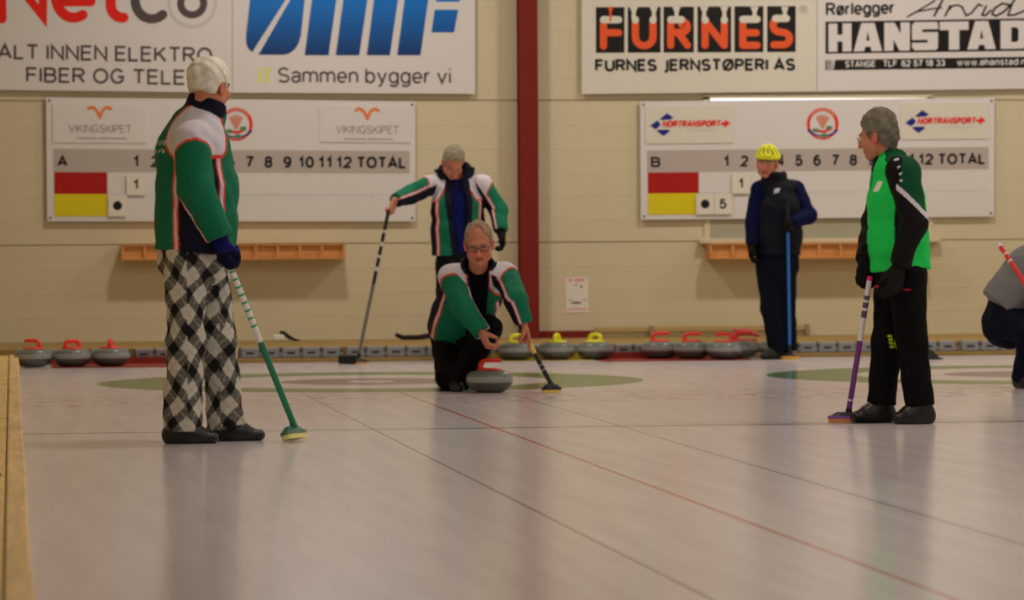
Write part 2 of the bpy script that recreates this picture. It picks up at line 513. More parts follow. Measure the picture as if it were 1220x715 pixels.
# ------------------------------------------------------------------ lettering helpers
def _arc(cx, cy, rx, ry, a0, a1, n=12):
    return [(cx + rx * math.cos(math.radians(t)), cy + ry * math.sin(math.radians(t))) for t in np.linspace(a0, a1, n)]
XH = .73
_S = _arc(.5, .745, .47, .255, 25, 270, 14) + _arc(.5, .245, .5, .245, 90, -155, 14)[1:]
_O = _arc(.5, .5, .5, .5, 90, 450, 29)
_b = _arc(.5, XH / 2, .5, XH / 2, 90, 450, 21)
GLY = {  # width, strokes (a repeated first point closes the stroke)
 '0': (.56, [_O]), '1': (.30, [[(0, .74), (.45, .82), (.8, 1), (.8, 0)]]),
 '2': (.54, [_arc(.5, .71, .5, .29, 165, -25) + [(0, 0), (1, 0)]]),
 '3': (.54, [_arc(.46, .76, .44, .24, 155, -90), _arc(.46, .265, .54, .265, 90, -155)]),
 '4': (.58, [[(.74, 0), (.74, 1), (0, .3), (1, .3)]]),
 '5': (.54, [[(.92, 1), (.16, 1), (.06, .5)] + _arc(.46, .325, .54, .325, 130, -155)]),
 '6': (.55, [_arc(.5, .31, .5, .31, 90, 450, 21), _arc(.55, .42, .55, .58, 190, 55)]),
 '7': (.54, [[(0, 1), (1, 1), (.55, .45), (.36, 0)]]),
 '8': (.55, [_arc(.5, .765, .44, .235, 90, 450, 19), _arc(.5, .27, .5, .27, 90, 450, 21)]),
 '9': (.55, [_arc(.5, .69, .5, .31, 90, 450, 21), _arc(.45, .58, .55, .58, 10, -125)]),
 'A': (.74, [[(0, 0), (.5, 1), (1, 0)], [(.2, .3), (.8, .3)]]),
 'B': (.62, [[(0, 0), (0, 1), (.6, 1)] + _arc(.6, .765, .34, .235, 90, -90, 8) + [(0, .53)], [(.58, .53)] + _arc(.62, .265, .38, .265, 90, -90, 8) + [(0, 0)]]),
 'D': (.66, [[(0, 0), (0, 1), (.45, 1)] + _arc(.45, .5, .55, .5, 90, -90, 12) + [(0, 0)]]),
 'E': (.56, [[(1, 1), (0, 1), (0, 0), (1, 0)], [(0, .52), (.9, .52)]]),
 'F': (.54, [[(1, 1), (0, 1), (0, 0)], [(0, .52), (.88, .52)]]),
 'G': (.72, [_arc(.5, .5, .5, .5, 40, 320, 22) + [(.95, .45), (.55, .45)]]),
 'H': (.66, [[(0, 0), (0, 1)], [(1, 0), (1, 1)], [(0, .52), (1, .52)]]),
 'I': (.02, [[(.5, 0), (.5, 1)]]), 'J': (.34, [[(1, 1), (1, .05), (.8, -.12), (.3, -.2)]]),
 'K': (.62, [[(0, 0), (0, 1)], [(.95, 1), (.08, .42)], [(.34, .6), (1, 0)]]),
 'L': (.5, [[(0, 1), (0, 0), (1, 0)]]), 'M': (.8, [[(0, 0), (0, 1), (.5, .2), (1, 1), (1, 0)]]),
 'N': (.66, [[(0, 0), (0, 1), (1, 0), (1, 1)]]), 'O': (.78, [_O]), 'Ø': (.78, [_O, [(.04, -.06), (.96, 1.06)]]),
 'P': (.58, [[(0, 0), (0, 1), (.55, 1)] + _arc(.55, .73, .45, .27, 90, -90, 9) + [(0, .46)]]),
 'R': (.62, [[(0, 0), (0, 1), (.55, 1)] + _arc(.55, .75, .42, .25, 90, -90, 9) + [(0, .5)], [(.5, .5), (1, 0)]]),
 'S': (.6, [_S]), 'T': (.62, [[(0, 1), (1, 1)], [(.5, 1), (.5, 0)]]),
 'U': (.64, [[(0, 1), (0, .32)] + _arc(.5, .32, .5, .32, 180, 360, 13) + [(1, 1)]]),
 'V': (.7, [[(0, 1), (.5, 0), (1, 1)]]),
 'a': (.46, [_arc(.5, XH * .72, .5, XH * .28, 160, 0, 9) + [(1, 0)], [(1, XH * .56), (.5, XH * .56)] + _arc(.45, XH * .28, .45, XH * .28, 90, 270, 9) + [(.6, 0), (1, XH * .2)]]),
 'b': (.5, [[(0, 1), (0, 0)], _b]), 'd': (.5, [[(1, 1), (1, 0)], _b]),
 'e': (.5, [[(0, XH * .48), (1, XH * .48)] + _arc(.5, XH / 2, .5, XH / 2, 0, 315, 18)]),
 'g': (.5, [_b, [(1, XH), (1, -.06)] + _arc(.5, -.06, .5, .2, 0, -150, 9)]),
 'h': (.46, [[(0, 1), (0, 0)], [(0, XH * .6)] + _arc(.5, XH * .62, .5, XH * .38, 170, 0, 9) + [(1, 0)]]),
 'i': (.02, [[(.5, 0), (.5, XH)], [(.5, .94), (.5, 1.04)]]), 'l': (.02, [[(.5, 0), (.5, 1)]]),
 'm': (.84, [[(0, 0), (0, XH)], [(0, XH * .6)] + _arc(.25, XH * .66, .25, XH * .34, 170, 0, 8) + [(.5, 0)], [(.5, XH * .6)] + _arc(.75, XH * .66, .25, XH * .34, 170, 0, 8) + [(1, 0)]]),
 'n': (.46, [[(0, 0), (0, XH)], [(0, XH * .6)] + _arc(.5, XH * .62, .5, XH * .38, 170, 0, 9) + [(1, 0)]]),
 'o': (.5, [_b]), 'ø': (.5, [_b, [(.05, -.06), (.95, XH + .06)]]),
 'p': (.5, [[(0, XH), (0, -.28)], _b]), 'r': (.26, [[(0, 0), (0, XH)], [(0, XH * .55), (.4, XH * .95), (1, XH)]]),
 's': (.42, [[(x, y * XH) for x, y in _S]]), 't': (.28, [[(.4, .95), (.4, .1), (.6, 0), (1, 0)], [(0, XH), (1, XH)]]),
 'v': (.5, [[(0, XH), (.5, 0), (1, XH)]]), 'w': (.74, [[(0, XH), (.25, 0), (.5, XH), (.75, 0), (1, XH)]]),
 'y': (.5, [[(0, XH), (.52, .02)], [(1, XH), (.4, -.2), (.1, -.28)]]), '.': (.02, [[(.5, -.0), (.5, .09)]]), ' ': (.10, []),
}
def stroke_px(pts, w, Y, mbld, m=0, cap=True):
    """one ribbon on the plane y = Y along a pixel polyline: mitred strip, round or square ends"""
    P = [np.asarray(p, float) for p in pts]
    Q = [P[0]]
    for p in P[1:]:
        if np.linalg.norm(p - Q[-1]) > 1e-6: Q.append(p)
    closed = len(Q) > 3 and np.linalg.norm(Q[0] - Q[-1]) < 1e-3
    if closed: Q = Q[:-1]
    n = len(Q)
    if n < 2: return mbld
    A_, B_ = [], []
    for i in range(n):
        d0 = Q[i] - Q[i - 1] if (closed or i > 0) else None
        d1 = Q[(i + 1) % n] - Q[i] if (closed or i < n - 1) else None
        if d0 is None: d0 = d1
        if d1 is None: d1 = d0
        d0 = d0 / np.linalg.norm(d0); d1 = d1 / np.linalg.norm(d1)
        n0 = np.array([-d0[1], d0[0]]); n1 = np.array([-d1[1], d1[0]])
        b = n0 + n1
        L = np.linalg.norm(b)
        b = n1 if L < .2 else b / L
        k = w / 2 / max(.42, float(b @ n1))
        A_.append(Q[i] + b * k); B_.append(Q[i] - b * k)
    mbld.lay = getattr(mbld, 'lay', 0) + 1
    Y = Y - .0004 * (mbld.lay % 5)
    V = []
    for p in A_ + B_:
        t = WP(p[0], p[1], Y); V.append((t[0], Y, t[2]))
    F = [(i, (i + 1) % n, n + (i + 1) % n, n + i) for i in range(n if closed else n - 1)]
    if cap and not closed:
        for i, sgn in ((0, -1), (n - 1, 1)):
            d = (Q[1] - Q[0]) if i == 0 else (Q[-1] - Q[-2])
            a0 = math.atan2(d[1] * sgn, d[0] * sgn)
            o = len(V); ring = []
            for t in np.linspace(a0 - math.pi / 2, a0 + math.pi / 2, 9):
                c = Q[i] + w / 2 * np.array([math.cos(t), math.sin(t)]); u = WP(c[0], c[1], Y); V.append((u[0], Y, u[2]))
            F.append(tuple(range(o, o + 9)))
    mbld.add(V, F, m)
    return mbld
def text_px(s, p0, p1, cap, Y, bold=.13, shear=0.0, mbld=None, m=0, gap=None):
    """letters painted on plane Y: from pixel p0 to p1 along the baseline, capitals cap pixels high; bold = stroke width / cap"""
    mbld = mbld if mbld is not None else MB()
    g = bold + .10 if gap is None else bold + gap
    adv, x = [], 0.0
    for c in s:
        gw = GLY[c][0]
        adv.append((x, gw)); x += gw + g
    tot = x - g + bold
    L = p1[0] - p0[0]
    kx = L / tot
    w = bold * cap
    lay = 0
    for c, (x0, gw) in zip(s, adv):
        for pts in GLY[c][1]:
            q = []
            for a, b in pts:
                u = (x0 + bold / 2 + a * gw) * kx
                v = (bold / 2 + b * (1 - bold)) * cap
                q.append((p0[0] + u + shear * v, p0[1] + (p1[1] - p0[1]) * u / L - v))
            stroke_px(q, w, Y, mbld, m, cap=False)
            lay += 1
    return mbld
def arc_px(cx, cy, rx, ry, a0, a1, n=20):
    return [(cx + rx * math.cos(math.radians(a)), cy + ry * math.sin(math.radians(a))) for a in np.linspace(a0, a1, n)]
def ring_px(cx, cy, r0, r1, a0, a1, Y, mbld, m=0, sy_=1.0, n=28):
    A0 = np.linspace(a0, a1, n)
    for a, b in zip(A0[:-1], A0[1:]):
        q = [(cx + r * math.cos(math.radians(t)), cy + sy_ * r * math.sin(math.radians(t))) for r, t in ((r0, a), (r1, a), (r1, b), (r0, b))]
        mbld.poly(q, Y, 0, m)
def panel(name, corners, Yf, th, m, parent=None, origin=None):
    mb = MB(); mb.poly(corners, Yf, th)
    return obj(name, mb, m, parent, smooth=False, origin=origin)
def base_of(corners, Y):
    P = [WP(x, y, Y) for x, y in corners]
    return (float(np.mean([p[0] for p in P])), Y, float(min(p[2] for p in P)))

# ------------------------------------------------------------------ sponsor boards
YS = YW - .052       # front face of the big boards
P1 = YS - .002       # first layer of print
P2 = YS - .004
P3 = YS - .006
def battens(cs, root):
    mb = MB()
    (xa_, ya_), (xb_, yb_) = cs[3], cs[2]
    for t in (.06, .5, .94):
        x = xa_ + t * (xb_ - xa_)
        mb.poly([(x - 4, cs[0][1] + 6), (x + 4, cs[0][1] + 6), (x + 4, ya_ - 5), (x - 4, ya_ - 5)], YS + .02, .027)
    obj('batten', mb, m_plank, root, smooth=False)
def sign_netco():
    cs = [(-62, -62), (276.6, -60), (276.6, 110.3), (-62, 106.3)]
    r = thing('sponsor_sign', 'white sponsor sign with red and dark rounded logo over ALT INNEN ELEKTRO', 'sign', base_of(cs, YS))
    panel('panel', cs, YS, .02, m_white, r); battens(cs, r)
    mb = MB()
    stroke_px([(2, 22), (2, -42), (51, 19), (51, -42)], 12, P1, mb)
    stroke_px([(67, 1.5), (108, 1.5)] , 12, P1, mb)
    stroke_px(arc_px(88, -4, 21, 24, -352, -62, 26)[:0] + arc_px(88, -4, 21, 25, 0, -300, 28), 12, P1, mb)
    stroke_px([(132, -44), (132, 6)] + arc_px(146, 6, 14, 15, 180, 85, 8), 12, P1, mb)
    stroke_px([(124, -24), (150, -24)], 10, P1, mb)
    obj('red_letters', mb, m_red_sign, r, smooth=False)
    mb = MB()
    stroke_px(arc_px(181, 0, 20, 22.5, 50, 310, 24), 11, P1, mb)
    ring_px(229, 4, 9.5, 18, 0, 360, P1, mb)
    obj('dark_letters', mb, m_ink, r, smooth=False)
    mb = MB(); ring_px(229, 4, 26, 29.5, 0, 360, P1, mb); obj('halo_ring', mb, m_palegrey, r, smooth=False)
    mb = text_px('ALT INNEN ELEKTRO', (-3, 70.3), (253, 75), 18.5, P1, .15)
    obj('lettering', mb, m_ink, r, smooth=False)
    mb = text_px('FIBER OG TELE', (31, 98.2), (221, 101.5), 18.5, P1, .15)
    obj('lettering', mb, m_ink, r, smooth=False)
sign_netco()
def sign_omf():
    cs = [(277.2, -60), (566, -58), (566, 111.8), (277.2, 110.3)]
    r = thing('sponsor_sign', 'white sponsor sign with big slanted blue letters over Sammen bygger vi', 'sign', base_of(cs, YS))
    panel('panel', cs, YS, .02, m_white, r); battens(cs, r)
    mb = MB()
    mb.poly([(301, -30), (352, -30), (340, 0), (300.5, 62), (296, 58), (293.5, 52), (293, 44)], P1)
    mb.poly([(364, -8), (358.5, 42), (356, 51), (351, 59), (344, 64), (338, 65.2), (308, 65.2), (341, 8), (360, -24)], P1)
    for (a, b), (c, d) in (((371.6, 401), (363, 391.5)), ((409, 438), (400, 428)), ((445.5, 474.6), (437, 464.5)), ((482, 510.3), (473.3, 501))):
        k = (a - c) / 65.5
        mb.poly([(a + 30 * k, -30), (b + 30 * k, -30), (d, 65.8), (c, 65.8)], P1)
    mb.poly([(518, 11.5), (546, 11.5), (541, 38.6), (514, 38.6)], P1)
    mb.poly([(524, -28), (552, -28), (547.5, 2), (519.5, 2)], P1)
    m = mat('blue_logo_print', A(0, 92, 160), 0.4, 0.4)
    nt = m.node_tree; tc = nt.nodes.new('ShaderNodeTexCoord'); sp = nt.nodes.new('ShaderNodeSeparateXYZ'); rp = nt.nodes.new('ShaderNodeValToRGB')
    mr = nt.nodes.new('ShaderNodeMapRange')
    z0 = WP(430, 66, YS)[2] - r.location[2]; z1 = WP(430, -20, YS)[2] - r.location[2]
    mr.inputs[1].default_value, mr.inputs[2].default_value = z0, z1
    rp.color_ramp.elements[0].color = (*A(4, 36, 72), 1); rp.color_ramp.elements[1].color = (*A(0, 88, 150), 1)
    nt.links.new(tc.outputs['Object'], sp.inputs[0]); nt.links.new(sp.outputs[2], mr.inputs[0]); nt.links.new(mr.outputs[0], rp.inputs[0])
    nt.links.new(rp.outputs[0], nt.nodes['Principled BSDF'].inputs['Base Color'])
    obj('blue_letters', mb, m, r, smooth=False)
    mb = MB()
    for x in (308, 316.5): mb.poly([(x + 2.5, 80), (x + 6, 80), (x + 2, 99), (x - 1.2, 99)], P1)
    obj('slashes', mb, m_lime, r, smooth=False)
    obj('lettering', text_px('Sammen bygger vi', (331, 98.6), (537.5, 100), 18.5, P1, .13, gap=.09), m_ink, r, smooth=False)
sign_omf()
def sign_furnes():
    cs = [(693, -58), (973.2, -60), (973.2, 109), (693.2, 112)]
    r = thing('sponsor_sign', 'cream sponsor sign with orange letters on black squares reading FURNES', 'sign', base_of(cs, YS))
    panel('panel', cs, YS, .02, m_cream, r); battens(cs, r)
    B_ = [(710, 744), (748, 787), (790.6, 826.7), (831, 871), (875, 909.5), (914, 948)]
    for i, (a, b) in enumerate(B_):
        mb = MB(); mb.poly([(a, 8.6 - i * .25), (b, 8.5 - i * .25), (b, 62.8 - i * .2), (a, 63 - i * .2)], P1)
        obj('black_square', mb, m_black, r, smooth=False)
    o_ = MB(); w_ = MB(); W = 8.6
    def S(b, pts, dy=0): stroke_px([(x, y + dy) for x, y in pts], W, P2 if b is o_ else P3, b)
    def wedge(x, y, wt=10): w_.poly([(x - wt / 2, 8), (x + wt / 2, 8), (x + 2.2, 15), (x + 3, y), (x - 3, y), (x - 2.2, 15)], P2 - .0005)
    S(o_, [(719, 28), (719, 55)]); S(o_, [(719, 39), (737, 39)]); S(w_, [(719, 23.5), (737, 23.5)])
    o_.poly([(724, 8), (731, 8), (728.6, 14), (728.6, 25), (726, 25), (726, 14)], P3 - .001)
    S(o_, [(757, 29), (757, 44)] + arc_px(767.5, 44, 10.5, 10.5, 180, 0, 10) + [(778, 29)])
    S(w_, [(757, 23.5), (757, 24)]); S(w_, [(778, 23.5), (778, 24)]); wedge(755, 22); wedge(779, 22)
    S(o_, [(799, 29), (799, 54)]); S(o_, [(812, 29)] + arc_px(812, 32, 7, 6.5, -60, 90, 8) + [(803, 38.5)]); S(o_, [(809, 40), (819, 54)])
    S(w_, [(799, 23.5), (812, 23.5)]); wedge(806, 22)
    S(o_, [(840, 28), (840, 54)]); S(o_, [(843, 29), (862, 53)]); S(o_, [(863, 28), (863, 54)])
    S(w_, [(840, 23.5), (840.5, 24)]); S(w_, [(863, 23.5), (863, 24)]); wedge(839, 22); wedge(863, 22)
    S(o_, [(885, 28), (885, 54)]); S(o_, [(885, 39), (901, 39)]); S(o_, [(885, 54), (902, 54)]); S(w_, [(885, 23), (902, 23)]); wedge(899, 22)
    S(w_, [(924, 22), (937, 22)])
    S(o_, arc_px(929, 30, 8, 8, 235, 110, 10) + arc_px(933, 46, 7.6, 7.4, -80, 90, 10) + [(922, 53.4)]); wedge(935, 20, 9)
    obj('orange_letters', o_, m_orange, r, smooth=False)
    obj('white_letter_tops', w_, m_cream, r, smooth=False)
    mb = text_px('FURNES JERNSTØPERI AS', (709, 85.3), (947.5, 84.2), 14.8, P1, .215, gap=.07)
    text_px('R', (955.9, 13.2), (958.3, 13.2), 3.8, P1, .13, mbld=mb)
    ring_px(957, 11.3, 4.0, 4.5, 0, 360, P1, mb, n=18)
    obj('lettering', mb, m_black, r, smooth=False)
sign_furnes()
def hanstad_px(mb, bk):
    """heavy white block letters with narrow counters"""
    X = [(987, 1014.5), (1017, 1051), (1053.5, 1084), (1086.5, 1117.5), (1119.5, 1154), (1152.5, 1186.5), (1192, 1226)]
    def q(i, u, v):
        a, b = X[i]; x = a + u * (b - a)
        return (x, 61.8 - (x - 987) * .017 - v * 33.6)
    def P(i, pts, Y=0.0, tgt=None): (tgt or mb).poly([q(i, u, v) for u, v in pts], P2 - Y)
    def R(i, u0, v0, u1, v1, Y=0.0, tgt=None): P(i, [(u0, v0), (u1, v0), (u1, v1), (u0, v1)], Y, tgt)
    R(0, 0, 0, .39, 1); R(0, .61, 0, 1, 1); R(0, .39, .36, .61, .60)
    for i in (1, 5):
        P(i, [(0, 0), (.27, 1), (.73, 1), (1, 0), (.63, 0), (.59, .16), (.41, .16), (.37, 0)])
        P(i, [(.44, .38), (.56, .38), (.50, .70)], .0012, bk)
    R(2, 0, 0, .36, 1); R(2, .64, 0, 1, 1); P(2, [(0, 1), (.40, 1), (1, 0), (.60, 0)], .0004)
    P(3, [(.1, 0), (0, .10), (0, .34), (.0, .40), (0, .9), (.1, 1), (.95, 1), (1, .95), (1, .08), (.92, 0)])
    R(3, .40, .64, 1.01, .74, .0012, bk); R(3, -.01, .27, .60, .37, .0012, bk)
    R(4, 0, .70, 1, 1); R(4, .32, 0, .68, .70)
    P(6, [(0, 0), (0, 1), (.80, 1), (1, .82), (1, .18), (.80, 0)]); P(6, [(.38, .24), (.38, .76), (.56, .76), (.63, .68), (.63, .32), (.56, .24)], .0012, bk)

def sign_hanstad():
    cs = [(973.8, -60), (1262, -62), (1262, 105), (973.8, 109)]
    r = thing('sponsor_sign', 'white sponsor sign with black band reading HANSTAD beside the FURNES board', 'sign', base_of(cs, YS))
    panel('panel', cs, YS, .02, m_white, r); battens(cs, r)
    mb = text_px('Rørlegger', (984, 18.8), (1066, 16.5), 15.5, P1, .17, gap=.06)
    for pts, w in (([(1081, 20), (1092, 14), (1112, 2), (1128, -14)], 2.0), ([(1128, -14), (1122, 2), (1113, 19)], 2.6), ([(1092, 14), (1108, 11), (1122, 9)], 1.8),
                   ([(1132, 7), (1126, 19)], 2.2), ([(1129, 13), (1135, 7), (1141, 6), (1146, 8)], 2.2),
                   ([(1146, 8), (1151, 18.5), (1157, 16), (1166, 5), (1170, 7)], 2.2), ([(1175, 7), (1170, 18), (1174, 18.5), (1181, 12)], 2.2),
                   ([(1203, 6), (1194, 4), (1185, 10), (1182, 17), (1187, 19), (1196, 14), (1206, 4), (1218, -16)], 2.4), ([(1206, 4), (1201, 18), (1208, 18), (1232, 8)], 2.2)):
        stroke_px(pts, w, P1, mb)
    mb.poly([(983.5, 25.8), (1244, 21.5), (1244, 60), (983.5, 64)], P1)
    mb.poly([(995, 71.4), (1244, 67.2), (1244, 80.3), (993, 83.6)], P1)
    for i, w in enumerate((1.6, 1.4, 1.1, .7)): mb.poly([(983.3 + i * 2.7, 71.6), (983.3 + i * 2.7 + w, 71.6), (983.3 + i * 2.7 + w, 83.8), (983.3 + i * 2.7, 83.8)], P1)
    mb.poly([(1198, -4), (1204, -4), (1204, -1), (1198, -1)], P1)
    obj('black_print', mb, m_black, r, smooth=False)
    mb = MB(); bk = MB(); hanstad_px(mb, bk)
    obj('letter_counters', bk, m_black, r, smooth=False)
    text_px('STANGE', (1007, 80.5), (1043, 79.9), 7.8, P2, .19, mbld=mb)
    text_px('TLF', (1052, 79.8), (1069, 79.6), 7.8, P2, .19, mbld=mb)
    text_px('62 57 18 33', (1074, 79.5), (1126, 78.8), 7.9, P2, .19, mbld=mb)
    text_px('www.ahanstad.no', (1140, 78.4), (1228, 77.2), 8.2, P2, .17, mbld=mb)
    obj('white_lettering', mb, m_white, r, smooth=False)
sign_hanstad()

# ------------------------------------------------------------------ scoreboards
YB = YW - .045
def scoreboard(letter, cs, label, plates, cards):
    (ax, ay), (bx, by), (cx, cy_), (dx, dy) = cs            # TL TR BR BL
    def q(X, Yp):                                           # board design units: x 0..439, y 0..145
        u, v = X / 439.0, Yp / 145.0
        return ((1 - v) * ((1 - u) * ax + u * bx) + v * ((1 - u) * dx + u * cx),
                (1 - v) * ((1 - u) * ay + u * by) + v * ((1 - u) * dy + u * cy_))
    def rect(x0, y0, x1, y1): return [q(x0, y0), q(x1, y0), q(x1, y1), q(x0, y1)]
    sc = (bx - ax) / 439.0
    r = thing('scoreboard', label, 'scoreboard', base_of(cs, YB))
    panel('panel', rect(0, 0, 439, 145), YB, .018, m_white, r)
    mb = MB()
    for x in (30, 220, 410): mb.poly(rect(x - 4, 8, x + 4, 138), YB + .018, .022)
    obj('batten', mb, m_plank, r, smooth=False)
    panel('header_strip', rect(8, 60, 432, 87), YB - .002, .002, m_greybar, r)
    panel('red_plate', rect(9, 87.5, 72, 113), YB - .004, .004, m_redplate, r)
    panel('yellow_plate', rect(9, 113, 72, 139), YB - .004, .004, m_yelplate, r)
    Yt = YB - .0035
    def t(s, x0, x1, y, cap): obj('numeral' if s.isdigit() else 'lettering', text_px(s, q(x0, y), q(x1, y), cap * sc, Yt, .205), m_black, r, smooth=False)
    t(letter, 12.5, 25, 81, 13)
    for n in range(1, 13):
        xc = 106.5 + (n - 1) * 22.5
        w = 3.6 if n == 1 else (4.6 if n < 10 else (8.6 if n == 11 else 9.2))
        t(str(n), xc - w, xc + w, 81.2, 14)
    t('TOTAL', 369, 428, 81.2, 14)
    mb = MB()                                                # pegs for the cards, corner screws
    cols = [84] + [106.5 + k * 22.5 for k in range(12)] + [387, 409]
    for xc in cols:
        for yy in (89.5, 115):
            p = WP(*q(xc, yy), YB); mb.tube([(p[0], YB, p[2]), (p[0], YB - .012, p[2]), (p[0], YB - .012, p[2] + .006)], .0022, 0, 6)
    for xx, yy in ((4, 4), (435, 4), (435, 141), (4, 141)):
        p = WP(*q(xx, yy), YB); mb.tube([(p[0], YB, p[2]), (p[0], YB - .005, p[2])], .009, 1, 10)
    obj('peg', mb, [m_palegrey, m_black], r, smooth=False)
    mb = MB()
    for x in (84 + 11, *[95.5 + 22.5 * k for k in range(1, 13)]):
        pass
    mb.poly(rect(72, 112.7, 432, 113.3), YB - .0012, 0)
    obj('row_line', mb, m_palegrey, r, smooth=False)
    for (x0, y0, x1, y1), kind in plates:
        pl = panel('sponsor_plate', rect(x0, y0, x1, y1), YB - .008, .008, m_cream if kind == 'nor' else m_white, r)
        Yp = YB - .0105
        if kind == 'vik':
            mb = MB()
            def V_(pts, w): stroke_px([q(x0 + a, y0 + b) for a, b in pts], w * sc, Yp, mb)
            V_([(43, 5.5), (46, 3.5), (50, 4.5), (53, 8), (56.5, 14.5)], 3.4); V_([(69.5, 5.5), (66.5, 3.5), (62.5, 4.5), (59.5, 8), (56.5, 14.5)], 3.4)
            V_([(56.5, 12), (56.5, 15)], 4)
            g = obj('logo', mb, m_viking, r, smooth=False)
            mb = MB()
            text_px('VIKINGSKIPET', q(x0 + 19, y0 + 33.4), q(x0 + 94, y0 + 33.4), 9.5 * sc, Yp, .10, mbld=mb)
            xx = 29.
            while xx < 86:
                w = random.choice((1.6, 2.2, 2.8)); mb.poly([q(x0 + xx, y0 + 39.2), q(x0 + xx + w, y0 + 39.2), q(x0 + xx + w, y0 + 40.7), q(x0 + xx, y0 + 40.7)], Yp)
                xx += w + (2.4 if 50 < xx < 53 else .7)
            obj('lettering', mb, m_greytxt, r, smooth=False)
        else:
            mb = MB()
            for (mx, my, a, b, s_) in ((26, 13, 8.5, 4.2, 0), (12.5, 23, 7, 5.4, 1), (22, 32.5, 8.5, 4.2, 2)):
                pts = [(-a, .6), (-.5 + 1.2, -b), (a, .6), (-1.2, b)] if s_ != 1 else [(-a, 1), (2, -b), (a - 1, -1.2), (a - 2.5, 2), (0, b)]
                if s_ == 0: pts = [(-a, 3), (0.5, -b), (a, 1.2), (5, 3.6), (-5, 4)]
                if s_ == 2: pts = [(-a, -2.4), (-4, -3.6), (5.5, -3.6), (a, -2), (0, b)]
                mb.poly([q(x0 + mx + c, y0 + my + d) for c, d in pts], Yp)
            obj('logo', mb, m_navyprint, r, smooth=False)
            mb = MB()
            text_px('NORTRANSPORT', q(x0 + 20.5, y0 + 26), q(x0 + 92, y0 + 26), 8.2 * sc, Yp - .0006, .23, .22, mb, gap=.10)
            mb.poly([q(x0 + a, y0 + b) for a, b in ((94, 20.5), (98.5, 20.5), (98, 17), (105, 22), (97, 27.5), (97.6, 24), (93, 24))], Yp)
            obj('red_lettering', mb, m_red_sign, r, smooth=False)
            mb = MB(); text_px('www.nortransport.no', q(x0 + 51, y0 + 30.8), q(x0 + 90, y0 + 30.8), 2.8 * sc, Yp, .13, mbld=mb)
            obj('lettering', mb, m_palegrey, r, smooth=False)
    # club emblem
    ex, ey = q(226, 29.5); R = 19.6 * sc; Ye = YB - .003
    mb = MB()
    ring_px(ex, ey, R * .84, R, 135, 165, Ye, mb, 0); ring_px(ex, ey, R * .84, R, 15, 45, Ye, mb, 0)
    ring_px(ex, ey, R * .80, R, 165, 375, Ye, mb, 0)
    ring_px(ex, ey, R * .90, R, 45, 135, Ye, mb, 0)
    ring_px(ex, ey + R * .28, R * .82, R * .99, 8, 172, Ye - .0006, mb, 1, .55)
    ring_px(ex, ey - R * .0, R * .85, R * .95, 212, 328, Ye - .0004, mb, 3)
    for k in range(5):
        a = -34 + 17 * k
        stroke_px([(ex, ey + R * .25), (ex + R * .62 * math.sin(math.radians(a)), ey + R * .2 - R * .72 * math.cos(math.radians(a)))], R * .13, Ye - .0004, mb, 3)
    stroke_px([(ex - R * .3, ey + R * .45), (ex + R * .1, ey + R * .5), (ex + R * .45, ey + R * .36)], R * .15, Ye - .0006, mb, 0)
    for dx_, dy_ in ((-.45, .42), (.42, .26), (.1, .74)): stroke_px([(ex + R * (dx_ - .1), ey + R * dy_), (ex + R * (dx_ + .1), ey + R * dy_)], R * .22, Ye - .0009, mb, 2)
    obj('club_emblem', mb, [m_red_sign, m_navyprint, m_greenprint, m_brownprint], r, smooth=False)
    for txt, xc, yc, lab in cards:
        c = rect(xc - 11.2, yc - 12.6, xc + 11.2, yc + 12.6)
        ck = panel('number_card', c, YB - .019, .004, m_plate, origin=base_of(c, YB - .019))
        tag(ck, lab, 'card')
        mb = MB()
        if txt == '.':
            ex2, ey2 = q(xc, yc)
            mb.poly([(ex2 + 5.4 * sc * math.cos(a), ey2 + 5.4 * sc * math.sin(a)) for a in np.linspace(0, 2 * math.pi, 25)[:-1]], YB - .0205)
            obj('black_dot', mb, m_black, ck, smooth=False)
        else:
            w = 3.6 if txt == '1' else 4.4
            text_px(txt, q(xc - w, yc + 6), q(xc + w, yc + 6), 12.2 * sc, YB - .0205, .19, mbld=mb)
            obj('numeral', mb, m_black, ck, smooth=False)
    return r
scoreboard('A', [(54.8, 115.8), (494.8, 120.8), (495.2, 263.8), (56.2, 263.8)], 'white wall scoreboard marked A with orange ship logos on its plates',
           [((7.5, 7.5, 119, 53), 'vik'), ((325.5, 6, 433, 50), 'vik')],
           [('1', 106, 101.5, 'cream card with numeral 1 in the red row of scoreboard A'), ('.', 84, 126.5, 'cream card with a black dot on the scoreboard marked A')])
scoreboard('B', [(762.8, 120.8), (1185, 116.4), (1184.4, 258), (763.6, 261.8)], 'white wall scoreboard marked B with NORTRANSPORT plates',
           [((6.5, 6, 115, 52), 'nor'), ((323, 5.5, 432, 50), 'nor')],
           [('1', 124.5, 101.5, 'cream card with numeral 1 beside the helmeted person'), ('.', 80, 126.5, 'cream card with a black dot on the scoreboard marked B'),
            ('5', 102, 126.5, 'cream card with numeral 5 on the scoreboard marked B')])

